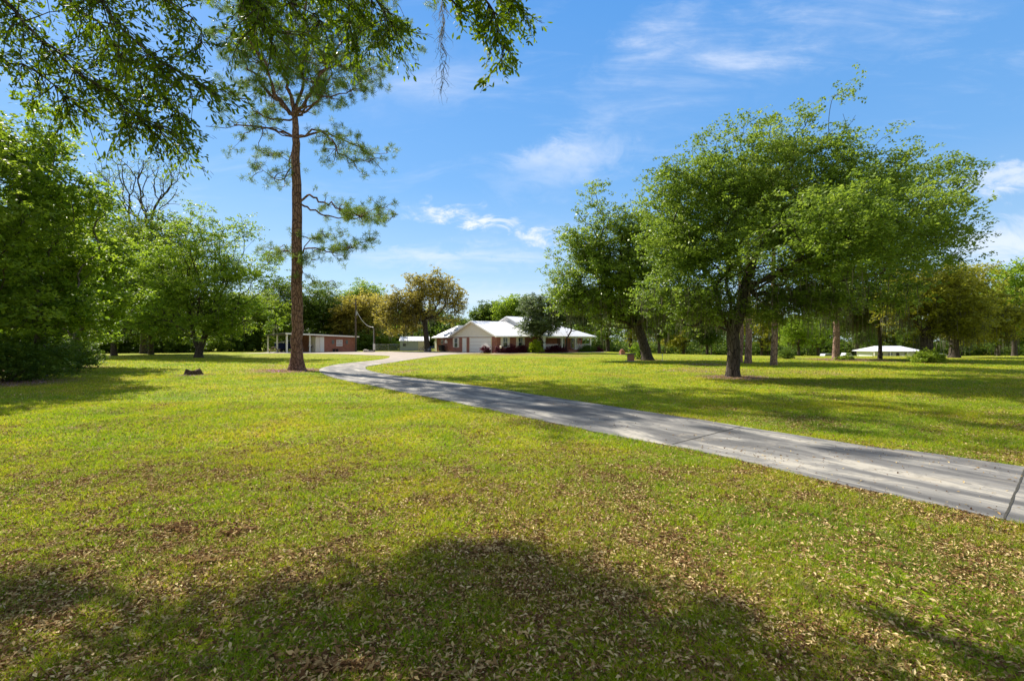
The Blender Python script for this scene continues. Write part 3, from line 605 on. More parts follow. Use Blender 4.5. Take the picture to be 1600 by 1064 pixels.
# ------------------------------------------------------------------ pines
def pine_tufts(pts, per=42, L=.24, wd=.012, r=.08):
    n = len(pts) * per; d = rdir(n); d[:, 2] += .25; d /= np.linalg.norm(d, axis=1)[:, None]; c = np.repeat(pts, per, 0) + rng.normal(size=(n, 3)) * r
    l = L * (.6 + .6 * rng.random(n)); c = c + d * (l * .5)[:, None]; s = np.cross(d, rdir(n)); s /= np.linalg.norm(s, axis=1)[:, None] + 1e-9
    return quads(c, d, s, l * .5, np.full(n, wd)), np.clip(np.repeat(rng.random(len(pts)), per) * .5 + rng.random(n) * .5, 0, 1)
def big_pine():
    y0 = 29.4; x0 = (464 - CX) / F * y0; root = empty('pine_tree', (x0, y0, 0), 0, 'lone tall pine with a bare reddish trunk, left of the driveway bend', 'tree')
    def q(px, py, dy=0): v = W(px, py, y0); return np.array([v.x - x0, dy, v.z])
    core = [((0, 0, -.15), 0), (q(464, 566), 0), (q(464, 545), 1), (q(465, 480), 2), (q(464, 400), 3), (q(464, 320), 4), (q(462, 260), 5), (q(462, 215), 6), (q(461, 185), 7)]
    P = [np.array(c[0], float) for c in core]; par = [c[1] for c in core]
    R = [.62, .42, .335, .325, .31, .285, .255, .21, .17]; tuft = []; moss_pts = []
    def branch(at, pts, r0, tn, spread, sub=4, tuft_from=.35):
        if at < 8: sub = 2; spread *= 1.15; tn = int(tn * 1.1)
        # spine through given points, side twigs with tufts
        r0 *= .78; prev = at; S_ = [P[at]] + [np.array(p) for p in pts]; m = len(S_) - 1; ids = []
        for i in range(1, m + 1):
            P.append(S_[i]); par.append(prev); R.append(r0 * (1 - .75 * i / m)); prev = len(P) - 1; ids.append(prev)
        for k in range(tn):
            t = tuft_from + (1 - tuft_from) * rng.random(); f = t * m; i = min(int(f), m - 1); a = S_[i] * (1 - (f - i)) + S_[i + 1] * (f - i)
            o = rng.normal(size=3) * np.array([spread, spread, spread * .42]); j = ids[max(0, i - 0)] if np.linalg.norm(a + o - P[ids[i]]) < np.linalg.norm(a + o - (P[ids[i - 1]] if i else P[at])) else (ids[i - 1] if i else ids[0])
            e = a + o; P.append((P[j] + e) / 2 + rng.normal(size=3) * .12); par.append(j); R.append(.022); P.append(e); par.append(len(P) - 2); R.append(.009); tuft.append(e)
            for _ in range(sub):
                g = e + rng.normal(size=3) * np.array([.28, .28, .14]); P.append(g); par.append(len(P) - 2 if False else len(P) - 1 - _); R.append(.007); tuft.append(g)
    def add(px0, py0, near): return near
    branch(5, [q(486, 306, -.2), q(512, 320, -.5), q(537, 332, -.8), q(571, 345, -1), q(600, 334, -1.2)], .10, 26, .55, 4, .5)
    branch(5, [q(478, 322, .2), q(500, 333, .6), q(528, 334, 1), q(560, 330, 1.4), q(608, 322, 1.8)], .09, 22, .55, 4, .5)
    branch(4, [q(482, 388, 0), q(505, 392, -.3), q(525, 398, -.6), q(554, 391, -.8), q(592, 378, -1)], .08, 24, .45, 4, .45)
    branch(4, [q(484, 372, .2), q(500, 364, .6), q(525, 358, 1)], .05, 13, .45, 3, .2)
    branch(3, [q(472, 425, .1), q(488, 441, .3), q(520, 446, .3)], .045, 8, .35, 3, .4)
    branch(4, [q(445, 392, .1), q(428, 388, .5), q(408, 396, .9)], .045, 13, .5, 3, .25)
    branch(4, [q(476, 402, .1), q(490, 405, -.6), q(505, 412, -1.2)], .04, 9, .4, 3, .3)
    branch(6, [q(448, 282, -.3), q(436, 284, -.6), q(425, 276, -1)], .06, 10, .5, 3, .3)
    branch(7, [q(448, 250, .3), q(430, 236, .5), q(418, 232, .8)], .05, 10, .5, 3, .3)
    branch(7, [q(490, 210, -.1), q(515, 216, -.4), q(532, 240, -.7), q(560, 262, -.9), q(588, 258, -1)], .10, 26, .6, 4, .35)
    branch(7, [q(494, 202, .2), q(520, 206, .7), q(560, 225, 1.3), q(592, 222, 1.8)], .09, 20, .6, 4, .4)
    branch(7, [q(440, 205, .1), q(414, 199, .1), q(371, 199, -.2), q(328, 202, -.4)], .10, 7, .5, 2, .5)
    for pp in ([(386, 205), (372, 218), (360, 231)], [(408, 205), (402, 230), (398, 256)], [(395, 200), (380, 180), (350, 172)]):
        branch(len(P) - 1 if False else 7, [q(414, 199, .1)] + [q(*c_, .2) for c_ in pp], .05, 4, .3, 1, .6)
    # forked top
    branch(8, [q(441, 165, .2), q(420, 145, .4), q(395, 118, .5), q(371, 86, .6), q(350, 50, .7)], .15, 34, .9, 4, .3)
    branch(8, [q(480, 160, -.2), q(498, 138, -.4), q(515, 110, -.6), q(540, 80, -.8), q(565, 60, -1)], .14, 34, .9, 4, .3)
    branch(8, [q(455, 150, 0), q(447, 107, 0), q(450, 60, .2), q(452, 20, .3), q(455, -20, .4), q(456, -50, .4)], .15, 44, 1.0, 4, .25)
    branch(8, [q(470, 165, .8), q(490, 120, 1.6), q(500, 60, 2.2), q(505, 10, 2.8)], .12, 30, .9, 4, .3)
    branch(8, [q(440, 160, -.8), q(425, 110, -1.6), q(410, 50, -2.2), q(400, 5, -2.6)], .12, 30, .9, 4, .3)
    branch(8, [q(485, 175, -.6), q(520, 165, -1), q(560, 160, -1.4), q(590, 130, -1.6)], .09, 22, .7, 4, .35)
    branch(8, [q(425, 180, .5), q(390, 165, 1), q(350, 130, 1.3), q(330, 110, 1.4)], .09, 20, .7, 3, .35)
    branch(8, [q(470, 120, .4), q(468, 20, .6), q(470, -80, .6), q(472, -190, .4)], .14, 110, 1.9, 6, .3)
    branch(8, [q(400, 90, .8), q(370, 0, 1.5), q(350, -90, 2)], .10, 70, 1.4, 6, .3)
    branch(8, [q(520, 90, .8), q(560, 10, 1.5), q(590, -70, 2)], .10, 70, 1.4, 6, .3)
    link('trunk', tube_paths(np.array(P), par, np.array(R), 14, 4, .22), MT['pinebark'], root)
    co, rn = pine_tufts(np.array(tuft), 46, .27, .010, .05); link('crown', npmesh('crown', co, np.arange(len(co)), 4, rn), MT['needle'], root)
big_pine()
def small_pine(label, px, y, r, hgt, crown0, seed, group=None):
    x = (px - CX) / F * y; z0 = float(gz(x, y)); root = empty('pine_tree', (x, y, z0), seed, label, 'tree', group)
    P = [np.zeros(3) - [0, 0, .2], np.array([0, 0, .6])]; par = [0, 0]; R = [r * 1.2, r]; n = 8
    for i in range(1, n + 1): P.append(np.array([rng.normal() * .05, rng.normal() * .05, .6 + (hgt - .6) * i / n])); par.append(len(P) - 2); R.append(r * (1 - .75 * i / n))
    tuft = []
    for k in range(46):
        h = crown0 + (hgt - crown0) * rng.random() ** .8; i = 1 + min(n - 1, int((h - .6) / (hgt - .6) * n)); a = rng.random() * 6.28; ln = (1.2 + 2.6 * (1 - (h - crown0) / (hgt - crown0)) ** .6) * (.6 + .5 * rng.random())
        e = np.array([math.cos(a) * ln, math.sin(a) * ln, h + ln * .2]); P.append((P[i] + e) / 2 + np.array([0, 0, -.1])); par.append(i); R.append(.04); P.append(e); par.append(len(P) - 2); R.append(.012)
        for _ in range(7): tuft.append(e * [.9, .9, 1] + rng.normal(size=3) * [.5, .5, .22])
    link('trunk', tube_paths(np.array(P), par, np.array(R), 10, 3, .04), MT['pinebark2'], root)
    co, rn = pine_tufts(np.array(tuft), 26, .34, .022, .12); link('crown', npmesh('crown', co, np.arange(len(co)), 4, rn), MT['needle'], root)
small_pine('slim reddish pine trunk just right of the big oak trunk, left of a thicker one', 1157, 39.5, .17, 14, 8.5, 1)
small_pine('thickest reddish pine trunk of the pair right beside the big oak trunk', 1169, 38, .27, 15.5, 9, 2)
small_pine('straight pinkish brown pine trunk standing alone between the big oak and the straw mound', 1209, 35, .23, 13.5, 8.5, 3)
small_pine('reddish pine trunk rising from a mound of pine straw', 1306, 45, .30, 16, 9, 4)

# ------------------------------------------------------------------ left side trees
tree('broadleaf_tree', 'bright green leafy tree at the left edge of the lawn', G(62, 24),
     [(65, 245, 75, 50, .8), (20, 205, 75, 55, .7), (105, 320, 66, 50), (20, 320, 80, 80), (100, 410, 58, 55), (20, 430, 80, 80), (115, 480, 45, 45, .8), (60, 490, 70, 40)],
     n=820, per=70, L=.185, cr_=.34, rb=.22, rt=.012, fork=2.2, mat='bright', bark='greybark', gap=.46, gs=1.2)
tree('broadleaf_tree', 'dense green tree cut off by the left border of the photo', G(-60, 20),
     [(-60, 250, 110, 90), (-40, 380, 110, 100), (-20, 480, 90, 60), (-100, 450, 100, 90)],
     n=420, per=75, L=.19, cr_=.42, rb=.25, rt=.01, fork=1.9, mat='mid', bark='bark', gap=.44, gs=1.3)
tree('broadleaf_tree', 'lime green tree leaning over the corner of the lawn, behind the left edge tree', G(120, 33),
     [(120, 325, 60, 40, .7), (160, 390, 60, 45), (100, 450, 60, 50), (175, 450, 48, 50), (150, 500, 50, 32), (60, 380, 60, 60)],
     n=520, per=72, L=.22, cr_=.42, rb=.2, rt=.014, fork=2.2, mat='bright', bark='greybark', gap=.46, gs=1.5)
tree('broadleaf_tree', 'dark leafy tree in the shaded recess of the left wood', G(178, 58),
     [(190, 375, 60, 45), (160, 430, 60, 60), (220, 430, 60, 60), (190, 490, 80, 50), (250, 480, 40, 50)],
     n=420, per=100, L=.29, cr_=.8, rb=.28, rt=.02, fork=2.5, mat='mid', bark='bark', gap=.42, gs=2.0)
tree('broadleaf_tree', 'lighter green tree between the shaded recess and the wide multi stemmed tree', G(236, 63),
     [(235, 365, 50, 40), (265, 405, 55, 60), (240, 465, 65, 55), (280, 500, 45, 40)],
     n=400, per=100, L=.29, cr_=.75, rb=.26, rt=.02, fork=2.5, mat='mid', bark='bark', gap=.34, gs=2.6)
tree('bare_tree', 'tall thinly leafed tree with bare twisting limbs above the left wood', G(225, 66),
     [(170, 275, 38, 25, 1), (215, 262, 45, 20, 1), (262, 275, 28, 25, 1), (190, 310, 50, 15, .5), (240, 310, 40, 20, .5)],
     n=190, per=20, L=.2, cr_=.4, rb=.34, rt=.028, fork=14, mat='needle', bark='bark', gap=.15, gs=2, bf=.7, interior=.5, wig=.2)
tree('broadleaf_tree', 'wide airy tree with several stems, on the lawn left of the pine', G(311, 51),
     [(300, 350, 60, 32, .45), (365, 370, 60, 35, .45), (330, 410, 70, 40, .9), (265, 420, 50, 45, .9), (395, 410, 40, 35, .5), (370, 450, 60, 40, .8), (400, 495, 40, 28, .9), (280, 480, 60, 40, .9), (340, 490, 60, 30, .8), (235, 400, 35, 40, .6), (300, 440, 70, 50, .9), (420, 440, 30, 30, .5), (320, 505, 85, 24, 1), (230, 500, 50, 30, .8)],
     n=950, per=70, L=.21, cr_=.5, rb=.34, rt=.014, fork=2.0, mat='bright', bark='bark', gap=.42, gs=1.8, moss=24, mlen=1.6, mlow=7, bf=.55,
     core=[((0, 0, -.2), 0, 0), ((0, 0, .5), 0, 0), ((-.5, 0, 2.2), 1, 1), ((.45, .2, 2.2), 1, 1), ((1.2, .4, 4.6), 3, 1), ((2.6, .3, 7.5), 4, 1), ((-1.2, .2, 5), 2, 1), ((.1, -.3, 5.2), 3, 1)])
for (px, y, bl, mt_, lb) in (
    (405, 84, [(390, 480, 35, 38), (415, 500, 35, 35), (370, 490, 35, 35)], 'mid', 'bushy green tree behind the open carport'),
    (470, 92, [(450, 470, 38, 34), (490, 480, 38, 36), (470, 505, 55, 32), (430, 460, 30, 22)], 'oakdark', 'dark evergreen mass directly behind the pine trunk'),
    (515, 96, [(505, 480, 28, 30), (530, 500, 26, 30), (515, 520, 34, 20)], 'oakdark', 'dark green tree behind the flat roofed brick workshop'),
    (548, 105, [(565, 462, 26, 20), (545, 480, 22, 22), (580, 480, 26, 25)], 'bright', 'light green tree top peeking over the amber oak'),
    (562, 93, [(560, 480, 32, 24), (540, 500, 24, 24), (585, 495, 26, 28), (565, 515, 36, 18)], 'amber', 'round amber oak beside the wooden utility pole')):
    tree('broadleaf_tree' if mt_ != 'amber' else 'live_oak', lb, G(px, y), bl, n=230, per=115, L=.36, cr_=.95, rb=.3, rt=.02, fork=3, mat=mt_, gap=.3, gs=3, moss=30 if mt_ == 'amber' else 0, mlen=1.8, mwd=.05, mlow=8)
tree('live_oak', 'large amber oak hung with grey moss behind the house garage', G(668, 80),
     [(650, 447, 34, 20, 1), (682, 434, 26, 14, 1), (700, 455, 26, 20, .8), (630, 470, 32, 26), (670, 470, 40, 28), (708, 470, 22, 22, .8), (612, 485, 26, 26, 1.3), (635, 500, 34, 22, 1.2), (700, 490, 22, 16, .6), (618, 520, 20, 14, .9)],
     n=680, per=72, L=.25, cr_=.48, rb=.42, rt=.02, fork=5.2, lean=(-.6, 0), mat='amber', moss=190, mlen=1.9, mlow=10, mwd=.045, gap=.43, gs=1.7)
for (px, y, bl, mt_, lb) in (
    (700, 125, [(690, 510, 26, 18), (715, 515, 24, 16), (735, 515, 14, 12)], 'oakdark', 'green tree behind the grey hip roof of the house'),
    (770, 118, [(775, 486, 20, 9), (760, 494, 18, 6)], 'oakdark', 'low dark tree top just above the white garage roof ridge'),
    (805, 112, [(805, 480, 24, 16), (825, 490, 22, 18), (790, 490, 14, 12)], 'bright', 'yellow green tree rising behind the small gable')):
    tree('broadleaf_tree', lb, G(px, y), bl, n=170, per=100, L=.44, cr_=1.1, rb=.35, rt=.03, fork=4, mat=mt_, gap=.3, gs=3)
EVP = (-2.16 + 6.4 * .774 + 2.5 * .633, 68 + 6.4 * .633 - 2.5 * .774); GCP = (-2.16 + 10.9 * .774 + 3.0 * .633, 68 + 10.9 * .633 - 3.0 * .774)
tree('evergreen_tree', 'dense dark tree in front of the porch, beside the yellow shrub', EVP,
     [(838, 478, 28, 20), (855, 497, 32, 26), (829, 510, 20, 16), (875, 478, 26, 24), (880, 494, 26, 18, .8), (842, 513, 22, 12)],
     n=420, per=110, L=.21, cr_=.42, rb=.17, rt=.015, fork=1.4, mat='greyleaf', gap=.3, gs=1.6)
tree('broadleaf_tree', 'grey green crown reaching over the porch roof', GCP,
     [(895, 470, 28, 24), (905, 490, 32, 20), (930, 480, 30, 28), (930, 500, 26, 14, .6)],
     n=300, per=120, L=.23, cr_=.5, rb=.12, rt=.015, fork=2.2, mat='greyleaf', gap=.33, gs=1.8)

# ------------------------------------------------------------------ far trees on the right: prototypes, then copies
FARL = [(950, 100, 1.0, 'green tree behind the right end of the porch'), (985, 112, 1.1, 'far tree seen between the porch and the leaning oak'), (1030, 90, .75, 'small far tree just right of the leaning oak trunk'),
        (1068, 118, 1.0, 'far grey green tree left of the big oak trunk'), (1105, 104, .8, 'low far tree beneath the big oak lower left limb'), (1190, 120, .9, 'far tree glimpsed between two reddish pine trunks'),
        (1248, 96, .72, 'sunlit light green tree left of the straw mound pine'), (1278, 104, .75, 'sunlit light green tree directly behind the straw mound pine'), (1340, 175, 1.2, 'far tree behind the parked pickup and white building'),
        (1400, 190, 1.3, 'far tree rising behind the white roofed building'), (1432, 180, 1.1, 'far tree right of the white roofed building'), (1585, 86, 1.05, 'rounded green tree at the far right border'), (1560, 120, 1.1, 'shaded tree behind the amber oak at the right border')]
protos = {}
def far_proto(kind, mt_):
    nonlocal_bl = [(CX + 0, CY - 60, 45, 26), (CX - 32, CY - 42, 30, 24), (CX + 32, CY - 46, 30, 24), (CX, CY - 30, 50, 18)]
    r = tree('broadleaf_tree', 'x', (0.0, 100.0), nonlocal_bl, n=190, per=100, L=.44, cr_=1.05, rb=.35, rt=.03, fork=2.6, mat=mt_, gap=.33, gs=3, moss=24, mlen=2, mwd=.08, mlow=7)
    return r
protos = {k: far_proto(k, k) for k in ('bright', 'oakdark', 'olive')}
used = set()
for i, (px, y, s, lb) in enumerate(FARL):
    k = 'bright' if 'light green' in lb or 'green tree' in lb and 'grey' not in lb else ('olive' if i % 2 else 'oakdark')
    o = protos[k] if k not in used else copy_tree(protos[k]); used.add(k)
    x, yy = G(px, y); o.location = (x, yy, float(gz(x, yy))); o.rotation_euler.z = i * 1.7; o.scale = (s, s, s * (.9 + .15 * (i % 3))); o['label'] = lb; o['group'] = 'trees at the far side of the right lawn'
# far wood: one mass
def far_wood():
    PT = []; TR = MB()
    for k in range(230):
        t = k / 230; px = -500 + 2600 * t + rng.normal() * 12
        y = 205 + rng.normal() * 14 if px > 900 else 128 + rng.normal() * 8
        if px < 300: y = 88 + rng.normal() * 6
        x, yy = G(px, y); g = float(gz(x, yy)) - .3; h = (11 + rng.random() * 4) if px > 900 else (9 + 3 * rng.random() if px > 560 else 13 + rng.random() * 4)
        if 700 < px < 820: h = 8
        n = 60; d = rdir(n); r = rng.random(n)[:, None] ** .4; PT.append(np.array([x, yy, g + h * .52]) + d * r * np.array([4.2, 4.2, h * .46])); TR.bar((x, yy, g - .3), (x + rng.normal() * .5, yy, g + h * .6), .28, .12, 5)
    # undergrowth
    for px in np.arange(-500, 2100, 6):
        y = (196 if px > 900 else 118) + rng.normal() * 4
        if px < 300: y = 80
        x, yy = G(px, y); g = float(gz(x, yy)); n = 44; PT.append(np.array([x, yy, g + 1.9]) + rng.normal(size=(n, 3)) * [1.8, 1.4, 1.7])
    p = np.concatenate(PT); p = p[vnoise(p, 3.2) > .22]; co, rn = leaves(p, 16, .6, .8)
    r = empty('wood', (0, 120, 0)); r['label'] = 'dark wood closing off the view all round the property'; r['category'] = 'woodland'; r['kind'] = 'stuff'
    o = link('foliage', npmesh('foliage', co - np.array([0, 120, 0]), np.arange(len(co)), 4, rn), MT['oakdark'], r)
    t = TR.build('trunks', MT['bark'], r); t.location = (0, -120, 0)
    o['kind'] = 'stuff'; t['kind'] = 'stuff'
far_wood()
# ------------------------------------------------------------------ bushes
def bush(name, label, x, y, rx, ry, h, mat, n=60, per=60, L=.1, cr_=.16, group=None, cat='shrub'):
    z0 = float(gz(x, y)); root = empty(name, (x, y, z0), 0, label, cat, group); d = rdir(n); d[:, 2] = np.abs(d[:, 2]); r = rng.random(n)[:, None] ** .35
    p = d * r * np.array([rx, ry, h * .9]) + np.array([0, 0, h * .08]); co, rn = leaves(p, per, cr_, L, .8)
    co[:, 2] = np.maximum(co[:, 2], .01)
    link('foliage', npmesh('foliage', co, np.arange(len(co)), 4, rn), MT[mat], root)
    m = MB()
    for k in range(min(12, n)): q = p[k * n // min(12, n)]; m.bar((q[0] * .15, q[1] * .15, -.05), tuple(q), .025, .01, 5)
    m.build('stem', MT['bark'], root); return root
ug = [(10, 21, 1.9, 3.0, 'mid', 'leafy undergrowth bush at the left border of the photo'), (45, 23.5, 1.8, 2.8, 'oakdark', 'dark undergrowth bush second from the left border'), (75, 27, 1.9, 2.8, 'mid', 'undergrowth bush at the shaded corner of the lawn'),
      (100, 31, 2.0, 3.0, 'oakdark', 'dark undergrowth bush ending the left tree row'), (118, 37, 2.4, 3.2, 'mid', 'undergrowth bush behind the end of the left tree row')]
for px, y, r, h, mt_, lb in ug: bush('undergrowth_bush', lb, *G(px, y), r * .9, r * .7, h * .62, 'oakdark', 80, 70, .15, .28, 'undergrowth along the left tree row', 'bush')
for i, (px, y) in enumerate(((140, 68), (165, 70), (195, 70), (225, 72), (255, 71), (285, 72), (338, 78), (365, 80), (392, 82), (440, 92), (520, 92), (570, 88), (600, 90))):
    where = ['first', 'second', 'third', 'fourth', 'fifth', 'sixth', 'seventh', 'eighth', 'ninth', 'tenth', 'eleventh', 'twelfth', 'thirteenth'][i]
    bush('undergrowth_bush', where + ' dark bush from the left along the foot of the back wood', *G(px, y), 3.0, 2.2, 3.6 if px < 500 else 3.0, 'oakdark' if i % 3 else 'mid', 70, 55, .36, .6, 'dark bushes along the back wood', 'bush')
bush('shrub', 'round dark shrub between the pinkish pine trunk and the straw mound', *G(1229, 48), .75, .7, 1.0, 'oakdark', 70, 60, .1, .14)
bush('shrub', 'broad green shrub at the foot of the olive oak', *G(1447, 39), 1.35, 1.0, 1.0, 'mid', 80, 60, .14, .18)
bush('shrub', 'low fern like clump right of the straw mound pine', *G(1322, 44.5), 1.0, .5, .45, 'bright', 30, 40, .12, .14)
bush('shrub', 'small light green bush behind the brick pedestal', *G(998, 47), .9, .7, 1.6, 'bright', 60, 50, .14, .2)

# ------------------------------------------------------------------ house
HA = math.atan2(.63, .77); H = empty('brick_house', (-2.16, 68, 0), HA, 'long red brick ranch house with white metal roof, garage gable and front porch', 'house')
def rect_u0(v0, v1, z0, z1, t=.0, u=-.03): return (u - t, u, v0, v1, z0, z1)
wl = MB(); wl.box(0, 6.6, 0, 11.6, 0, 2.42); wl.box(.35, 10, 11.6, 17.6, 0, 2.32); wl.box(6.6, 17.6, 0, 13.2, 0, 2.42); wl.build('wall', MT['brick'], H)
# roofs as slabs
rf = MB(); e = 2.42; ap = 4.75; mv = 5.8
rf.slab([(-.45, -.45, e), (6.6, -.45, e), (6.6, mv, ap), (-.45, mv, ap)], .12); rf.slab([(-.45, mv, ap), (6.6, mv, ap), (6.6, 12.05, e), (-.45, 12.05, e)], .12)
# main roof: gable to the garage side, hip to the far side
R0 = (6.3, mv, 5.62); R1 = (11.5, mv, 5.62); f0 = -2.5; b0_ = 14.1; he = 2.45
rf.slab([(6.3, f0, he), (18.4, f0, he), R1, R0], .12); rf.slab([R0, R1, (18.4, b0_, he), (6.3, b0_, he)], .12); rf.slab([(18.4, f0, he), (18.4, b0_, he), R1], .12)
rf.build('roof', MT['roof'], H)
r2 = MB(); A0 = (.0, 11.3, 2.3); q0 = (3.2, 14.8, 4.35); q1 = (9.5, 14.8, 4.35)
r2.slab([(-.1, 18.1, 2.3), (-.1, 11.5, 2.3), q0], .1); r2.slab([(-.1, 11.5, 2.3), (10.4, 11.5, 2.3), q1, q0], .1); r2.slab([q0, q1, (10.4, 18.1, 2.3), (-.1, 18.1, 2.3)], .1); r2.build('roof', seam_mat('grey_metal_roof', (.46, .47, .50)), H)
g = MB(); g.prism([(-.06, 0, 2.425), (-.06, 11.6, 2.425), (-.06, mv, ap - .13)], (.1, 0, 0)); g.build('gable', MT['cream'], H)
g = MB(); g.prism([(6.62, -1.5, 2.5), (6.62, 13.2, 2.5), (6.62, mv, 5.46)], (.1, 0, 0)); g.build('gable', MT['greysiding'], H)
g = MB(); sl_ = lambda v: ap - abs(v - mv) * (ap - e) / 6.25
for s_ in (-1, 1): g.prism([(-.50, mv, ap + .01), (-.50, mv + s_ * 6.3, e - .01), (-.50, mv + s_ * 6.3, e - .21), (-.50, mv, ap - .2)], (.045, 0, 0))
g.box(-.48, 6.3, -.5, -.46, e - .16, e + .01); g.build('fascia', MT['white'], H)
g = MB(); g.box(-.1, -.05, -.3, 11.9, 2.36, 2.48); g.build('frieze_board', MT['white'], H)
gd = MB()
for k in range(4): gd.box(-.05, -.01, 1.3, 6.5, .04 + k * .53, .55 + k * .53, .008)
gd.build('garage_door', MT['white'], H)
gd = MB(); gd.box(-.07, 0, 1.12, 1.3, 0, 2.3); gd.box(-.07, 0, 6.5, 6.68, 0, 2.3); gd.box(-.07, 0, 1.3, 6.5, 2.17, 2.3); gd.build('garage_door_frame', MT['cream'], H)
d = MB(); d.box(-.05, -.01, 7.6, 8.55, 0, 2.1); do = d.build('door', MT['white'], H)
d = MB(); d.box(-.07, 0, 7.5, 7.6, 0, 2.2); d.box(-.07, 0, 8.55, 8.65, 0, 2.2); d.box(-.07, 0, 7.6, 8.55, 2.1, 2.2); d.build('frame', MT['cream'], do)
d = MB(); d.ball((-.1, 7.7, 1.0), .04); d.build('handle', MT['metal'], do)
def window(parent, p, axis, wd, z0, z1, shutter=True, sw=.38, sash=True, panem='glass', trim='cream'):
    """p: left corner on the wall; axis 'v' faces -x, 'u' faces -y"""
    u, v = p
    def bx(m, a0, a1, o0, o1, zz0, zz1):
        if axis == 'v': m.box(u - o1, u - o0, v + a0, v + a1, zz0, zz1)
        else: m.box(u + a0, u + a1, v - o1, v - o0, zz0, zz1)
        return m
    w_ = bx(MB(), 0, wd, .005, .03, z0, z1).build('window', MT[panem], parent); f = MB()
    for a0, a1, y0, y1 in ((-.06, 0, z0 - .06, z1 + .06), (wd, wd + .06, z0 - .06, z1 + .06), (0, wd, z1, z1 + .06), (0, wd, z0 - .06, z0)): bx(f, a0, a1, .002, .06, y0, y1)
    if sash: bx(f, 0, wd, .032, .055, (z0 + z1) / 2 - .025, (z0 + z1) / 2 + .025); bx(f, wd / 2 - .02, wd / 2 + .02, .032, .05, (z0 + z1) / 2 + .026, z1 - .001)
    f.build('frame', MT['white'], w_)
    if shutter:
        for a in (-.07 - sw, wd + .07):
            s = MB(); bx(s, a, a + sw, .005, .05, z0 - .04, z1 + .04); 
            for k in range(10): zz = z0 + (z1 - z0) * (k + .5) / 10; bx(s, a + .04, a + sw - .04, .051, .06, zz - .03, zz + .03)
            s.build('shutter', MT[trim], w_)
window(H, (0, 10.05), 'v', .85, .75, 2.15)
window(H, (1.15, 0), 'u', .75, .85, 2.2); window(H, (4.0, 0), 'u', .75, .85, 2.2)
window(H, (15.0, 0), 'u', 1.4, .6, 2.15, False); window(H, (8.1, 0), 'u', .9, .7, 2.15, True); window(H, (12.9, 0), 'u', .6, .7, 2.1, False)
window(H, (.35, 15.0), 'v', .5, 1.3, 1.9, False)
# white corner panel, porch
MB().box(.30, .345, 17.0, 17.62, 0, 2.3).build('corner_panel', MT['white'], H)
MB().slab([(6.7, -2.2, .34), (17.6, -2.2, .34), (17.6, -.01, .34), (6.7, -.01, .34)], .34).build('porch_floor', MT['brick_o'], H)
for u, ww in ((7.0, .22), (10.8, .12), (13.75, .12), (17.25, .12)):
    m = MB(); m.box(u - ww, u + ww, -2.1 - ww, -2.1 + ww, .34, 2.32); m.box(u - ww - .05, u + ww + .05, -2.15 - ww, -2.05 + ww, .34, .5); m.box(u - ww - .05, u + ww + .05, -2.15 - ww, -2.05 + ww, 2.2, 2.325); m.build('column', MT['white'], H)
MB().box(6.5, 17.7, -2.25, -1.97, 2.19, 2.325).build('porch_beam', MT['white'], H)
for a, b in ((7.25, 10.65), (13.9, 17.1)):
    m = MB(); m.box(a, b, -2.13, -2.07, 1.18, 1.24); m.box(a, b, -2.13, -2.07, .44, .5); k = a + .08
    while k < b: m.box(k, k + .045, -2.12, -2.08, .5, 1.18); k += .13
    m.build('railing', MT['white'], H)
m = MB(); m.box(11.3, 13.3, -2.6, -2.2, 0, .27); m.box(11.3, 13.3, -3.0, -2.6, 0, .14); m.build('step', MT['brick_o'], H)
MB().box(11.9, 12.7, -.05, -.01, .34, 2.2).build('door', plain('front_door', (.10, .03, .02), .5), H)
def loc2w(u, v): c, s = math.cos(HA), math.sin(HA); return (-2.16 + u * c - v * s, 68 + u * s + v * c)
# flag on the porch
fx, fy = loc2w(14.3, -2.5); fl = empty('flag', (fx, fy, 0), HA, 'small red and white striped flag with blue corner hanging at the porch', 'flag')
m = MB(); m.bar((0, .35, 1.75), (0, -.35, 2.3), .02, n=6); m.build('pole', MT['white'], fl)
m = MB(); m2 = MB()
for k in range(7): (m if k % 2 == 0 else m2).box(-.02 - .004 * k, .02 + .004 * k, -.33 + k * .085, -.25 + k * .085, 1.15 + k * .03, 2.22 - k * .066)
m.build('cloth_stripe', MT['red'], fl); m2.build('cloth_stripe', MT['white'], fl); MB().box(-.06, .06, -.32, -.02, 1.85, 2.12).build('canton', MT['navy'], fl)
# shrubs at the house
def hb(label, u, v, ru, rv, h, mat, nm='foundation_shrub', n=60, per=55): x, y = loc2w(u, v); o = bush(nm, label, x, y, ru, rv, h, mat, n, per, .13, .16); o.rotation_euler.z = HA; return o
hb('maroon shrub in front of the white garage door', -.9, 1.4, .65, .7, 1.0, 'maroon'); hb('maroon shrub at the brick corner beside the garage door', -.2, -.9, .8, .7, 1.15, 'maroon')
hb('maroon hedge under the first shuttered window right of the garage', 1.7, -1.1, 1.1, .6, 1.15, 'maroon', n=80); hb('maroon hedge under the second shuttered window right of the garage', 3.9, -1.1, 1.1, .6, 1.1, 'maroon', n=80)
hb('low dark green shrub left of the yellow shrub', 4.6, -2.3, .6, .5, .7, 'oakdark'); hb('bright yellow green rounded shrub in front of the porch corner', 5.1, -2.6, 1.15, 1.0, 2.0, 'lime', n=110)
hb('long maroon hedge left of the brick porch steps', 8.7, -3.1, 2.3, .55, 1.05, 'maroon', n=150); hb('dark clipped hedge right of the brick porch steps', 15.6, -3.1, 2.1, .55, 1.0, 'oakdark', n=150); hb('maroon tip of the dark hedge at the porch end', 17.9, -3.2, .8, .5, .85, 'maroon')
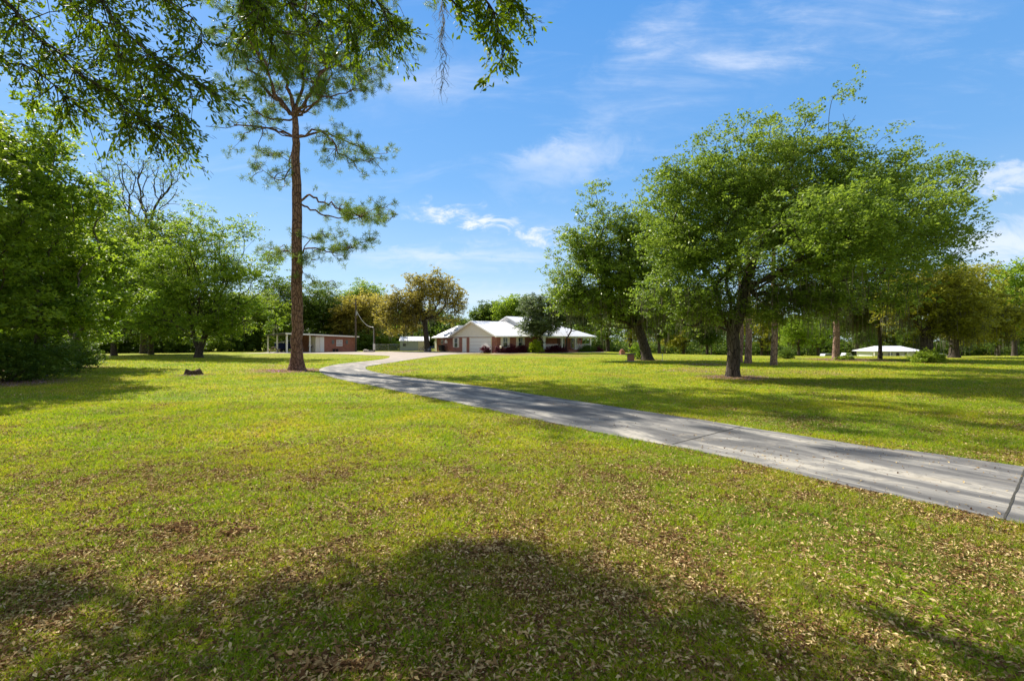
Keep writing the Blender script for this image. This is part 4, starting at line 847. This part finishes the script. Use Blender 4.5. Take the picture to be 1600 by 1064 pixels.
# wheelie bins
def bin_(x, y, rz, label):
    r = empty('wheelie_bin', (x, y, 0), rz, label, 'bin', 'black bins at the brick wall'); m = MB(); m.prism([(-.26, -.28, .06), (.26, -.28, .06), (.31, -.34, .98), (-.31, -.34, .98)], (0, .6, 0)); m.build('body', MT['dark'], r)
    m = MB(); m.box(-.33, .33, -.37, .32, .985, 1.05, .02); m.build('lid', MT['dark'], r)
    for s in (-1, 1): MB().bar((s * .3, .24, .1), (s * .25, .24, .1), .1, n=12).build('wheel', MT['rubber'], r)
    MB().bar((-.25, .36, .95), (.25, .36, .95), .02, n=6).build('handle', MT['dark'], r)
bin_(*loc2w(-.35, 14.1), HA - 1.57, 'black wheelie bin nearer the garage'); bin_(*loc2w(-.1, 14.95), HA - 1.57, 'black wheelie bin nearer the left corner of the house')
x, y = loc2w(-1.0, 11.9); r = empty('birdhouse', (x, y, 0), HA, 'cream birdhouse on a thin pole before the brick wall', 'birdhouse'); MB().bar((0, 0, 0), (0, 0, 1.35), .03, n=6).build('pole', MT['polewood'], r)
m = MB(); m.prism([(-.16, -.16, 1.35), (.16, -.16, 1.35), (.16, -.16, 1.7), (0, -.16, 1.88), (-.16, -.16, 1.7)], (0, .32, 0)); m.build('box', MT['cream'], r)
x, y = loc2w(-.6, -1.7); r = empty('garden_lantern', (x, y, 0), 0, 'small pale lantern on a stake among the maroon shrubs', 'lantern'); MB().bar((0, 0, 0), (0, 0, .75), .025, n=6).build('stake', MT['dark'], r); MB().bar((0, 0, .75), (0, 0, 1.02), .11, .14, 8).bar((0, 0, 1.02), (0, 0, 1.12), .17, .03, 8).build('lantern_head', MT['cream'], r)

# ------------------------------------------------------------------ workshop with carport
WA = math.atan2(.75, .66); WK = empty('workshop', (-32.6, 70, 0), WA, 'low brick workshop with flat roof and open carport, behind the pine', 'outbuilding')
def zr(u): return 2.95 - u * .036
m = MB(); m.prism([(4.4, .15, 0), (11, .15, 0), (11, .15, zr(11) - .2), (4.4, .15, zr(4.4) - .2)], (0, 6.6, 0)); m.build('wall', MT['brick'], WK)
m = MB(); m.slab([(-.35, -.35, zr(0)), (11.4, -.35, zr(11.3)), (11.4, 7.3, zr(11.3) - .18), (-.35, 7.3, zr(0) - .28)], .1); m.build('roof', MT['greyroof'], WK)
m = MB(); m.prism([(-.38, -.36, zr(0) - .06), (11.43, -.36, zr(11.4) - .06), (11.43, -.36, zr(11.4) - .25), (-.38, -.36, zr(0) - .25)], (0, -.04, 0)); m.build('fascia', MT['white'], WK)
m = MB(); m.prism([(-.36, -.35, zr(0) - .12), (-.36, 7.3, zr(0) - .4), (-.36, 7.3, zr(0) - .5), (-.36, -.35, zr(0) - .25)], (-.03, 0, 0)); m.build('fascia', MT['polewood'], WK)
for u, v in ((0, 0), (3.4, 0), (0, 6.6), (0, 3.3), (1.4, 3.4)): MB().box(u - .08, u + .08, v - .08, v + .08, 0, zr(u) - .26 - v * .026).build('post', MT['white'], WK)
d = MB(); d.box(4.32, 5.0, .06, .14, .02, 2.35); d.box(4.32, 4.39, .14, 1.5, .02, 2.35); d.build('door', MT['cream'], WK); MB().box(5.05, 5.7, .08, .14, .02, 2.35).build('door', MT['white'], WK)
MB().slab([(-.6, -.6, .05), (11.5, -.6, .05), (11.5, 7, .05), (-.6, 7, .05)], .06).build('slab', plain('slab', (.45, .42, .37), .9), WK)
window(WK, (7.8, .15), 'u', .9, .95, 1.85, False, panem='windowlight')
for u in (7.0, 9.35): MB().box(u, u + .38, .09, .14, 1.25, 1.85).build('shutter', plain('grey_shutter', (.16, .17, .16), .7), WK)
def wl2(u, v): c, s = math.cos(WA), math.sin(WA); return (-32.6 + u * c - v * s, 70 + u * s + v * c)
def picnic(x, y, rz, label):
    r = empty('picnic_table', (x, y, .05), rz, label, 'picnic table', 'picnic tables under the carport')
    m = MB()
    for k in range(4): m.box(-.9, .9, -.38 + k * .19, -.2 + k * .19, .72, .76)
    m.build('tabletop', MT['wood'], r)
    for s in (-1, 1): MB().box(-.9, .9, s * .75 - .13, s * .75 + .13, .42, .46).build('bench_seat', MT['wood'], r)
    for u in (-.6, .6):
        m = MB()
        for s in (-1, 1): m.bar((u, s * .2, .72), (u, s * .62, .0), .045, n=5)
        m.bar((u, -.8, .39), (u, .8, .39), .04, n=5); m.build('leg', MT['wood'], r)
picnic(*wl2(-.9, 2.2), WA + 1.2, 'weathered picnic table at the open left side of the carport'); picnic(*wl2(2.3, 1.4), WA, 'weathered picnic table deep under the carport behind the pine')
x, y = wl2(1.7, 5.0); r = empty('utility_trailer', (x, y, .05), WA, 'dark covered trailer with a white sloping lid under the carport', 'trailer'); MB().box(-1.1, 1.1, -.7, .7, .45, 1.35, .03).build('body', MT['navy'], r); MB().prism([(-1.15, -.75, 1.36), (1.15, -.75, 1.75), (1.15, -.75, 1.83), (-1.15, -.75, 1.44)], (0, 1.5, 0)).build('lid', MT['white'], r)
for s in (-1, 1): MB().bar((0, s * .85, .32), (0, s * .72, .32), .32, n=16).build('wheel', MT['rubber'], r)
x, y = wl2(3.9, .9); r = empty('grill', (x, y, .05), WA, 'black kettle grill with pale cover beside the carport post', 'grill')
MB().ball((0, 0, .85), .3, (1, 1, .6)).build('bowl', MT['dark'], r); MB().ball((0, 0, .92), .3, (1, 1, .55)).build('lid', MT['windowlight'], r)
for k in range(3): a = k * 2.1; MB().bar((.1 * math.cos(a), .1 * math.sin(a), .75), (.3 * math.cos(a), .3 * math.sin(a), 0), .02, n=6).build('leg', MT['metal'], r)
for k, (u, lb) in enumerate(((7.2, 'left black pot at the workshop wall'), (7.75, 'right black pot at the workshop wall'))):
    x, y = wl2(u, -.1); r = empty('plant_pot', (x, y, .05), 0, lb, 'pot', 'black pots by the workshop'); MB().bar((0, 0, 0), (0, 0, .38), .14, .2, 10).build('pot', MT['dark'], r); MB().bar((0, 0, .38), (0, 0, .42), .215, .215, 10).build('rim', MT['dark'], r)

# ------------------------------------------------------------------ poles, fence, metal shed
x, y = G(556, 77.5); P1 = Vector((x, y, 0)); r = empty('utility_pole', (x, y, 0), 0, 'tall wooden utility pole at the right end of the workshop', 'utility pole'); MB().bar((0, 0, -.2), (0, 0, 8.5), .15, .10, 10).build('pole', MT['polewood'], r); MB().bar((.14, -.05, 5.8), (.14, -.05, 6.4), .12, n=10).build('transformer', MT['metal'], r)
x, y = G(585, 76); P2 = Vector((x, y, 0)); r = empty('service_pole', (x, y, 0), 0, 'short grey service pole with a white meter box beside the chain link fence', 'service pole'); MB().bar((0, 0, -.2), (0, 0, 3.7), .11, .09, 8).build('pole', MT['polewood'], r)
MB().box(-.16, .16, -.25, -.1, .3, 1.3, .02).build('meter_box', MT['whitewall'], r); MB().bar((-.12, -.1, 1.3), (-.12, -.1, 3.9), .03, n=6).build('conduit', MT['metal'], r)
A_ = P1 + Vector((.1, 0, 6.6)); B_ = P2 + Vector((-.12, -.1, 3.9)); m = MB(); pv = None
for k in range(17):
    t = k / 16; p = A_.lerp(B_, t); p.z -= 1.9 * t * (1 - t) * 1.6
    if pv: m.bar(pv, p, .03, n=5)
    pv = p
o = m.build('power_cable', MT['white']); tag(o, 'pale sagging power cable between the tall pole and the service pole', 'cable')
for i, (px, dy, s, lb) in enumerate(((572, 0, .34, 'largest pale rock in the pile by the service pole'), (577, -.3, .26, 'middle pale rock in the pile by the service pole'), (581, -.1, .22, 'smallest pale rock nearest the service pole'))):
    x, y = G(px, 75 + dy); m = MB(); m.ball((0, 0, s * .5), s, (1.3, 1, .75), 3)
    for v in m.bm.verts: v.co += Vector(v.co).normalized() * (vnoise(np.array([list(v.co)]) + i * 9, .25)[0] - .5) * s * .5
    o = m.build('rock', MT['hay'], None, False); o.location = (x, y, 0); tag(o, lb, 'rock', 'rock pile by the service pole')
def chain_fence(a, b, label, h=1.15):
    a = Vector(a); b = Vector(b); d = b - a; L = d.length; r = empty('chain_link_fence', (a.x, a.y, 0), math.atan2(d.y, d.x), label, 'fence'); n = max(2, int(L / 2.2))
    for k in range(n + 1): MB().bar((L * k / n, 0, 0), (L * k / n, 0, h + .05), .03, n=6).build('post', MT['metal'], r)
    MB().bar((0, 0, h), (L, 0, h), .022, n=6).build('top_rail', MT['metal'], r); m = MB(); k = -h
    while k < L:
        for s in (0, 1):
            x0, x1 = (k, k + h); z0, z1 = (0.03, h)
            if x0 < 0: z0 += -x0; x0 = 0
            if x1 > L: z1 -= x1 - L; x1 = L
            if s: 
                x0, x1 = L - x0, L - x1
            if z1 - z0 > .05: m.bar((x0, 0, z0), (x1, 0, z1), .006, n=3)
        k += .14
    m.build('wire_mesh', MT['metal'], r)
chain_fence(G(587, 79), G(625, 84), 'chain link fence between the service pole and the blue grey shed')
sx_, sy_ = G(625, 84); SH = empty('metal_shed', (sx_, sy_, 0), .16, 'pale blue grey metal shed with white gabled roof behind the amber oak', 'shed')
m = MB(); m.box(0, 4.9, 0, 4.6, 0, 1.72); m.build('wall', MT['bluemetal'], SH)
m = MB(); m.slab([(-.15, -.2, 1.74), (5.05, -.2, 1.74), (5.05, 2.3, 2.5), (-.15, 2.3, 2.5)], .06); m.slab([(-.15, 2.3, 2.5), (5.05, 2.3, 2.5), (5.05, 4.8, 1.74), (-.15, 4.8, 1.74)], .06); m.build('roof', MT['roof'], SH)
MB().prism([(.0, 0.02, 1.721), (.0, 4.58, 1.721), (.0, 2.3, 2.41)], (.05, 0, 0)).build('gable', MT['bluemetal'], SH)
MB().box(3.1, 4.7, -.05, -.005, .02, 1.6).build('door', MT['whitewall'], SH); MB().box(.5, 1.0, -.05, -.005, .8, 1.3).build('window', MT['glass'], SH); MB().box(1.7, 2.4, -.04, -.005, .02, 1.6).build('door', MT['bluemetal'], SH)
# bicycles against the amber oak
def bicycle(x, y, rz, label, frame):
    r = empty('bicycle', (x, y, 0), rz, label, 'bicycle', 'bicycles parked at the amber oak')
    for X_ in (-.52, .52):
        m = MB(); K = 24
        for k in range(K): a = 2 * math.pi * k / K; b = 2 * math.pi * (k + 1) / K; m.bar((X_ + .33 * math.cos(a), 0, .34 + .33 * math.sin(a)), (X_ + .33 * math.cos(b), 0, .34 + .33 * math.sin(b)), .022, n=5)
        wv = m.build('wheel', MT['rubber'], r); m = MB()
        for k in range(8): a = math.pi * k / 8; m.bar((X_ - .31 * math.cos(a), 0, .34 - .31 * math.sin(a)), (X_ + .31 * math.cos(a), 0, .34 + .31 * math.sin(a)), .005, n=3)
        m.build('spokes', MT['metal'], wv)
    m = MB(); m.bar((-.52, 0, .34), (-.05, 0, .3), .018); m.bar((-.52, 0, .34), (-.2, 0, .8), .016); m.bar((-.05, 0, .3), (-.2, 0, .85), .02); m.bar((-.2, 0, .78), (.38, 0, .8), .02); m.bar((-.05, 0, .3), (.4, 0, .7), .022); m.bar((.36, 0, .95), (.52, 0, .34), .018); m.build('frame', MT[frame], r)
    MB().box(-.33, -.08, -.07, .07, .86, .92, .02).build('saddle', MT['dark'], r); MB().bar((.34, -.28, 1.0), (.34, .28, 1.0), .016).bar((.36, 0, .93), (.34, 0, 1.0), .016).build('handlebar', MT['dark'], r)
    MB().bar((-.05, -.1, .3), (-.05, .1, .3), .09, n=10).build('crank', MT['metal'], r)
bicycle(*G(664, 77.3), .3, 'dark bicycle left of the pair at the amber oak trunk', 'dark'); bicycle(*G(674, 77.6), -.5, 'blue bicycle right of the pair at the amber oak trunk', 'blue')

# ------------------------------------------------------------------ brick pedestals, stake, stump
def pedestal(px, y, w_, h, label, top):
    x, yy = G(px, y); r = empty('brick_pedestal', (x, yy, float(gz(x, yy))), .3, label, 'pedestal'); MB().box(-w_ / 2, w_ / 2, -w_ / 2, w_ / 2, -.05, h, .01).build('column', MT['brick_o'], r)
    if top: MB().box(-w_ * .85, w_ * .85, -w_ * .7, w_ * .7, h + .002, h + .07, .012).build('table_slab', MT['stone'], r)
    else: MB().ball((0, 0, h + .1), w_ * .42, (1, 1, .5)).build('bowl', MT['brick_o'], r)
    MB().box(-w_ * .8, w_ * .8, -w_ * .8, w_ * .8, -.04, .06, .01).build('base', MT['hay'], r)
pedestal(985.5, 41.5, .44, .62, 'orange brick pedestal with dark slab top in the oak shade', True); pedestal(972, 62, .55, .5, 'smaller orange brick pedestal with bowl, farther back near the porch', False)
x, y = G(1035, 42.5); r = empty('marker_stake', (x, y, 0), 0, 'thin pale marker stake in the lawn right of the brick pedestal', 'stake'); MB().bar((0, 0, 0), (0, 0, .6), .022, .018, 6).build('shaft', MT['cream'], r); MB().box(-.04, .04, -.015, .015, .5, .62).build('tip', MT['white'], r)
def stump():
    x, y = B(301, 585.5); r = empty('tree_stump', (x, y, 0), 0, 'low weathered brown tree stump on the left lawn', 'stump'); m = MB(); K = 28; rings = []
    for zz, s in ((-.03, 1.25), (.05, 1.08), (.16, .95), (.26, .9)):
        rg = []
        for k in range(K):
            a = 2 * math.pi * k / K; q = 1 + .22 * math.sin(3 * a + 1) * (1.3 - zz * 3) + .12 * math.sin(7 * a) + random.uniform(-.05, .05); rg.append(m.bm.verts.new((.36 * s * q * math.cos(a), .27 * s * q * math.sin(a), zz + (.05 * math.sin(a * 2) + random.uniform(-.02, .02) if zz > .2 else 0))))
        rings.append(rg)
    for i in range(3):
        for k in range(K): m.bm.faces.new((rings[i][k], rings[i][(k + 1) % K], rings[i + 1][(k + 1) % K], rings[i + 1][k]))
    top = [tuple(v.co) for v in rings[-1]]; m.build('bark', MT['stump'], r); m = MB(); c = m.bm.verts.new((0, 0, .2)); tv = [m.bm.verts.new((p[0] * .97, p[1] * .97, p[2] - .015)) for p in top]
    for k in range(K): m.bm.faces.new((c, tv[k], tv[(k + 1) % K]))
    m.build('cut_face', MT['cutwood'], r)
stump()

# ------------------------------------------------------------------ far neighbour, vehicles, rail fence
nx_, ny_ = G(1386, 158); gzN = float(gz(nx_, ny_)); NB = empty('white_building', (nx_, ny_, gzN), .0, 'low white building with white hipped metal roof beyond the right lawn', 'building')
MB().box(-7, 6.5, -3, 4, 0, 2.6).build('wall', MT['whitewall'], NB)
m = MB(); a, b, c, d = (-8, -5, 2.6), (8.3, -5, 2.6), (8.3, 5, 2.6), (-8, 5, 2.6); p, q = (-4, 0, 4.2), (4.3, 0, 4.2)
for f in ((a, b, q, p), (b, c, q), (c, d, p, q), (d, a, p)): m.slab(list(f), .12)
m.build('roof', MT['roof'], NB)
for u in (-7.6, -2.5, 3, 7.9): MB().box(u - .1, u + .1, -4.7, -4.5, 0, 2.5).build('column', MT['white'], NB)
for u in (-5, -2, 3.2): window(NB, (u, -3), 'u', 1.4, .8, 2.0, False)
MB().box(.6, 1.6, -3.06, -3.01, 0, 2.1).build('door', MT['dark'], NB)
def vehicle(name, label, cat, px, y, rz, body, pickup):
    x, yy = G(px, y); r = empty(name, (x, yy, float(gz(x, yy))), rz, label, cat, 'vehicles parked beyond the right lawn')
    if pickup: prof = [(-2.7, .45), (-2.7, 1.1), (-.75, 1.12), (-.7, 1.2), (-.45, 1.85), (.85, 1.85), (1.35, 1.2), (2.5, 1.05), (2.7, .85), (2.7, .45)]; g_ = [(-.6, 1.25), (-.38, 1.75), (.8, 1.75), (1.22, 1.25)]
    else: prof = [(-2.3, .4), (-2.35, 1.0), (-2.15, 1.1), (-1.9, 1.7), (.5, 1.72), (1.15, 1.12), (2.2, .98), (2.35, .75), (2.35, .4)]; g_ = [(-1.95, 1.14), (-1.78, 1.62), (.45, 1.64), (.98, 1.14)]
    m = MB(); m.prism([(a, -.92, b) for a, b in prof], (0, 1.84, 0)); m.build('body', MT[body], r); m = MB(); m.prism([(a, -.935, b) for a, b in g_], (0, 1.87, 0)); m.build('windows', MT['glass'], r)
    for a in (-1.65, 1.65):
        for s in (-1, 1):
            wv = MB().bar((a, s * .98, .36), (a, s * .72, .36), .37, n=16).build('wheel', MT['rubber'], r); MB().bar((a, s * .995, .36), (a, s * .981, .36), .2, n=12).build('rim', MT['metal'], wv)
    for s in (-1, 1): MB().box(prof[-2][0] - .02, prof[-2][0] + .03, s * .7 - .15, s * .7 + .15, .68, .84).build('headlight', MT['windowlight'], r)
vehicle('pickup_truck', 'white pickup truck parked left of the white building', 'pickup', 1321, 140, .1, 'carwhite', True)
vehicle('parked_car', 'silver car parked behind the straw mound pine', 'car', 1294, 150, .2, 'carsilver', False)
vehicle('parked_car', 'white car parked right of the olive oak trunk', 'car', 1470, 145, -.1, 'carwhite', False)
def rail_fence(a, b, label):
    a = Vector(a); b = Vector(b); d = b - a; L = d.length; z0 = float(gz(a.x, a.y)); z1 = float(gz(b.x, b.y)); r = empty('rail_fence', (a.x, a.y, z0), math.atan2(d.y, d.x), label, 'fence'); n = int(L / 2.6); dz = (z1 - z0) / L
    for k in range(n + 1): u = L * k / n; MB().box(u - .06, u + .06, -.06, .06, dz * u - .3, dz * u + 1.25).build('post', MT['whitewall'], r)
    for h in (.45, .8, 1.12): m = MB(); m.bar((0, 0, h), (L, 0, h + L * dz), .045, n=4); m.build('rail', MT['whitewall'], r)
rail_fence(G(1410, 150), G(1480, 152), 'pale rail fence right of the white building')

# ------------------------------------------------------------------ overhanging oak, near: trunk stands left of the camera, boughs reach into the picture
def near_oak():
    bx, by = -7.5, -1.5; root = empty('overhanging_oak', (bx, by, 0), 0, 'near oak whose leafy boughs hang into the top left of the photo', 'tree')
    def w3(px, py, y): v = W(px, py, y); return np.array([v.x - bx, v.y - by, v.z])
    P = [np.array([0, 0, -.2]), np.array([0, 0, .6]), np.array([.1, .1, 2.4]), np.array([.3, .3, 4.6]), np.array([.6, .8, 6.6])]; par = [0, 0, 1, 2, 3]; R = [.62, .42, .36, .30, .25]
    LP = []; LD = []; MP = []
    def spray(at, spine, r0, ntw, tl, hang=.6, dens=1.0, t0=.2, sp=1.0):
        """bough through spine points; twigs droop from it and bear leaves along their length"""
        prev = at; S_ = [P[at]] + [np.array(s) for s in spine]; m = len(S_) - 1
        S2 = [S_[0]]; sub = 4; ext = [2 * S_[0] - S_[1]] + S_ + [2 * S_[-1] - S_[-2]]
        for i in range(m):
            a, b, c, d = ext[i:i + 4]
            for k in range(1, sub + 1):
                t = k / sub; S2.append(.5 * ((2 * b) + (c - a) * t + (2 * a - 5 * b + 4 * c - d) * t * t + (3 * b - a - 3 * c + d) * t ** 3) + rng.normal(size=3) * .03)
        ids = [at]
        for i in range(1, len(S2)): P.append(S2[i]); par.append(prev); R.append(r0 * (1 - .82 * i / (len(S2) - 1))); prev = len(P) - 1; ids.append(prev)
        n2 = len(S2) - 1
        for k in range(ntw):
            f = (t0 + (1 - t0) * rng.random()) * n2; i = max(1, min(int(f), n2)); a = S2[i]; dr = S2[i] - S2[i - 1]; dr = dr / (np.linalg.norm(dr) + 1e-6)
            d = dr * (.5 + .6 * rng.random()) + rng.normal(size=3) * np.array([.55, .55, .3]) * sp; d[2] -= hang * rng.random(); d /= np.linalg.norm(d); L = tl * (.45 + .75 * rng.random()); seg = 5; pv = ids[i]; q = a
            for s in range(seg):
                d = d + rng.normal(size=3) * .16; d[2] -= .10 * hang; d /= np.linalg.norm(d); q2 = q + d * L / seg; P.append(q2); par.append(pv); R.append(max(.0028, .013 * (1 - s / seg) * (.5 + r0 * 4))); pv = len(P) - 1
                if s >= 1 or rng.random() < .4:
                    nl = rng.poisson(5.5 * dens)
                    for _ in range(nl): LP.append(q + (q2 - q) * rng.random() + rng.normal(size=3) * .035); LD.append(d)
                if s in (1, 2, 3) and rng.random() < .75:       # side shoot
                    e = d + rng.normal(size=3) * .6; e[2] -= .15; e /= np.linalg.norm(e); q3 = q2 + e * L * .32; P.append(q3); par.append(pv); R.append(.0022)
                    for _ in range(rng.poisson(6.5 * dens)): LP.append(q2 + (q3 - q2) * rng.random() * 1.15 + rng.normal(size=3) * .035); LD.append(e)
                q = q2
    hub = len(P) - 1
    # high limbs reaching over
    P.append(np.array([2.2, 3.6, 8.2])); par.append(hub); R.append(.17); A = len(P) - 1
    P.append(np.array([5.0, 5.0, 8.6])); par.append(A); R.append(.12); Bq = len(P) - 1
    P.append(np.array([0.6, 4.0, 7.2])); par.append(hub); R.append(.14); D = len(P) - 1
    # left mass, boughs sweeping down to the right
    spray(D, [w3(-60, -60, 6.5), w3(60, 60, 6.6), w3(170, 150, 6.6), w3(270, 215, 6.4)], .034, 115, .8, .7, .85, .1, 1.6)
    spray(D, [w3(-20, -120, 7.2), w3(120, 10, 7.2), w3(220, 110, 7.0), w3(300, 195, 6.8)], .034, 115, .8, .7, .85, .1, 1.6)
    spray(D, [w3(60, -100, 6.2), w3(150, 0, 6.0), w3(230, 80, 5.9), w3(300, 130, 5.8)], .03, 80, .7, .7, .85, .1, 1.6)
    spray(D, [w3(-150, -10, 6.5), w3(-40, 70, 6.5), w3(60, 120, 6.6), w3(140, 175, 6.7)], .03, 75, .75, .6, .85, .1, 1.6)
    spray(A, [w3(60, -160, 6.6), w3(170, -70, 6.6), w3(280, 10, 6.6), w3(330, 90, 6.5)], .03, 60, .7, .7, .85, .1, 1.4)
    # top middle
    spray(A, [w3(250, -200, 7), w3(350, -90, 7), w3(440, -10, 7), w3(520, 50, 7)], .03, 100, .75, .7, .85, .1, 1.4)
    spray(Bq, [w3(420, -160, 7.2), w3(520, -70, 7.2), w3(590, 0, 7.1), w3(625, 55, 7.0)], .03, 85, .7, .8, .85, .1, 1.3)
    spray(Bq, [w3(330, -130, 6.4), w3(380, -50, 6.4), w3(400, 0, 6.3), w3(440, 60, 6.3)], .03, 75, .75, .9, .85, .1, 1.4)
    spray(Bq, [w3(400, -140, 7.6), w3(470, -60, 7.6), w3(540, 10, 7.6), w3(570, 100, 7.6)], .03, 75, .7, .9, .85, .1, 1.4)
    # right hanging spray
    spray(Bq, [w3(560, -190, 6.2), w3(660, -90, 6.2), w3(735, -25, 6.1), w3(775, 40, 6.0), w3(790, 110, 6.0)], .035, 40, .42, .6, .9, .45, .8)
    spray(Bq, [w3(600, -200, 6.6), w3(700, -80, 6.6), w3(780, -20, 6.5), w3(822, 20, 6.5)], .035, 36, .4, .6, .9, .5, .8)
    spray(Bq, [w3(560, -160, 6.4), w3(640, -60, 6.4), w3(700, -10, 6.4), w3(745, 40, 6.4)], .03, 16, .35, .5, .9, .55, .7)
    # boughs above the camera, outside the frame: their shade falls at the left and in front
    def ab(x, y, z): return np.array([x - bx, y - by, z])
    for (st, pts_, nt_) in ((D, [(-9.2, 5, 9.2), (-10.9, 8.0, 9.7), (-11.2, 11.0, 9.9)], 260), (D, [(-9.8, 5, 9.6), (-11.6, 8.6, 10), (-11.8, 11, 10.2)], 150),
        (A, [(-7.4, 5.5, 9.6), (-8.1, 9.9, 9.9), (-7.9, 11.3, 9.9)], 150), (A, [(-7.0, 6, 9.8), (-7.2, 9.4, 9.9), (-7.4, 11.0, 10)], 120), (Bq, [(-5.4, 5, 9.4), (-6.2, 8.6, 9.6), (-6.3, 10.2, 9.7)], 60), (Bq, [(-4.0, 5, 9.2), (-4.6, 7.4, 9.2), (-4.4, 9.0, 9.3)], 20)):
        spray(st, [ab(*q_) for q_ in pts_], .05, nt_, .62, .12, 2.2, .6, 1.5)
    link('trunk', tube_paths(np.array(P), par, np.array(R), 12, 2, .12), MT['bark'], root)
    p = np.array(LP); n = len(p); d = np.array(LD) + rdir(n) * .75; d /= np.linalg.norm(d, axis=1)[:, None]; nr = rdir(n); nr[:, 2] = np.abs(nr[:, 2]) + .4
    s = np.cross(d, nr); s /= np.linalg.norm(s, axis=1)[:, None] + 1e-9; l = .037 * (.65 + .7 * rng.random(n)); c = p + d * l[:, None]; u = np.cross(s, d)
    # six-cornered leaf
    V_ = np.stack([c - d * l[:, None], c - d * (l * .3)[:, None] + s * (l * .30)[:, None], c + d * (l * .5)[:, None] + s * (l * .34)[:, None], c + d * l[:, None], c + d * (l * .5)[:, None] - s * (l * .34)[:, None], c - d * (l * .3)[:, None] - s * (l * .30)[:, None]], 1)
    link('crown', npmesh('crown', V_.reshape(-1, 3), np.arange(n * 6), 6, rng.random(n)), MT['over'], root)
    print('near leaves', n)
    a = w3(691, -5, 6.4); pts = np.array([a - [0, 0, .12 * k] for k in range(10)]); link('moss', moss_mesh(pts, .28, .005, 9, .012), MT['moss'], root)['kind'] = 'stuff'
near_oak()
tot = sum(len(o.data.polygons) for o in bpy.data.objects if o.type == 'MESH'); print('objects', len(bpy.data.objects), 'faces', tot)
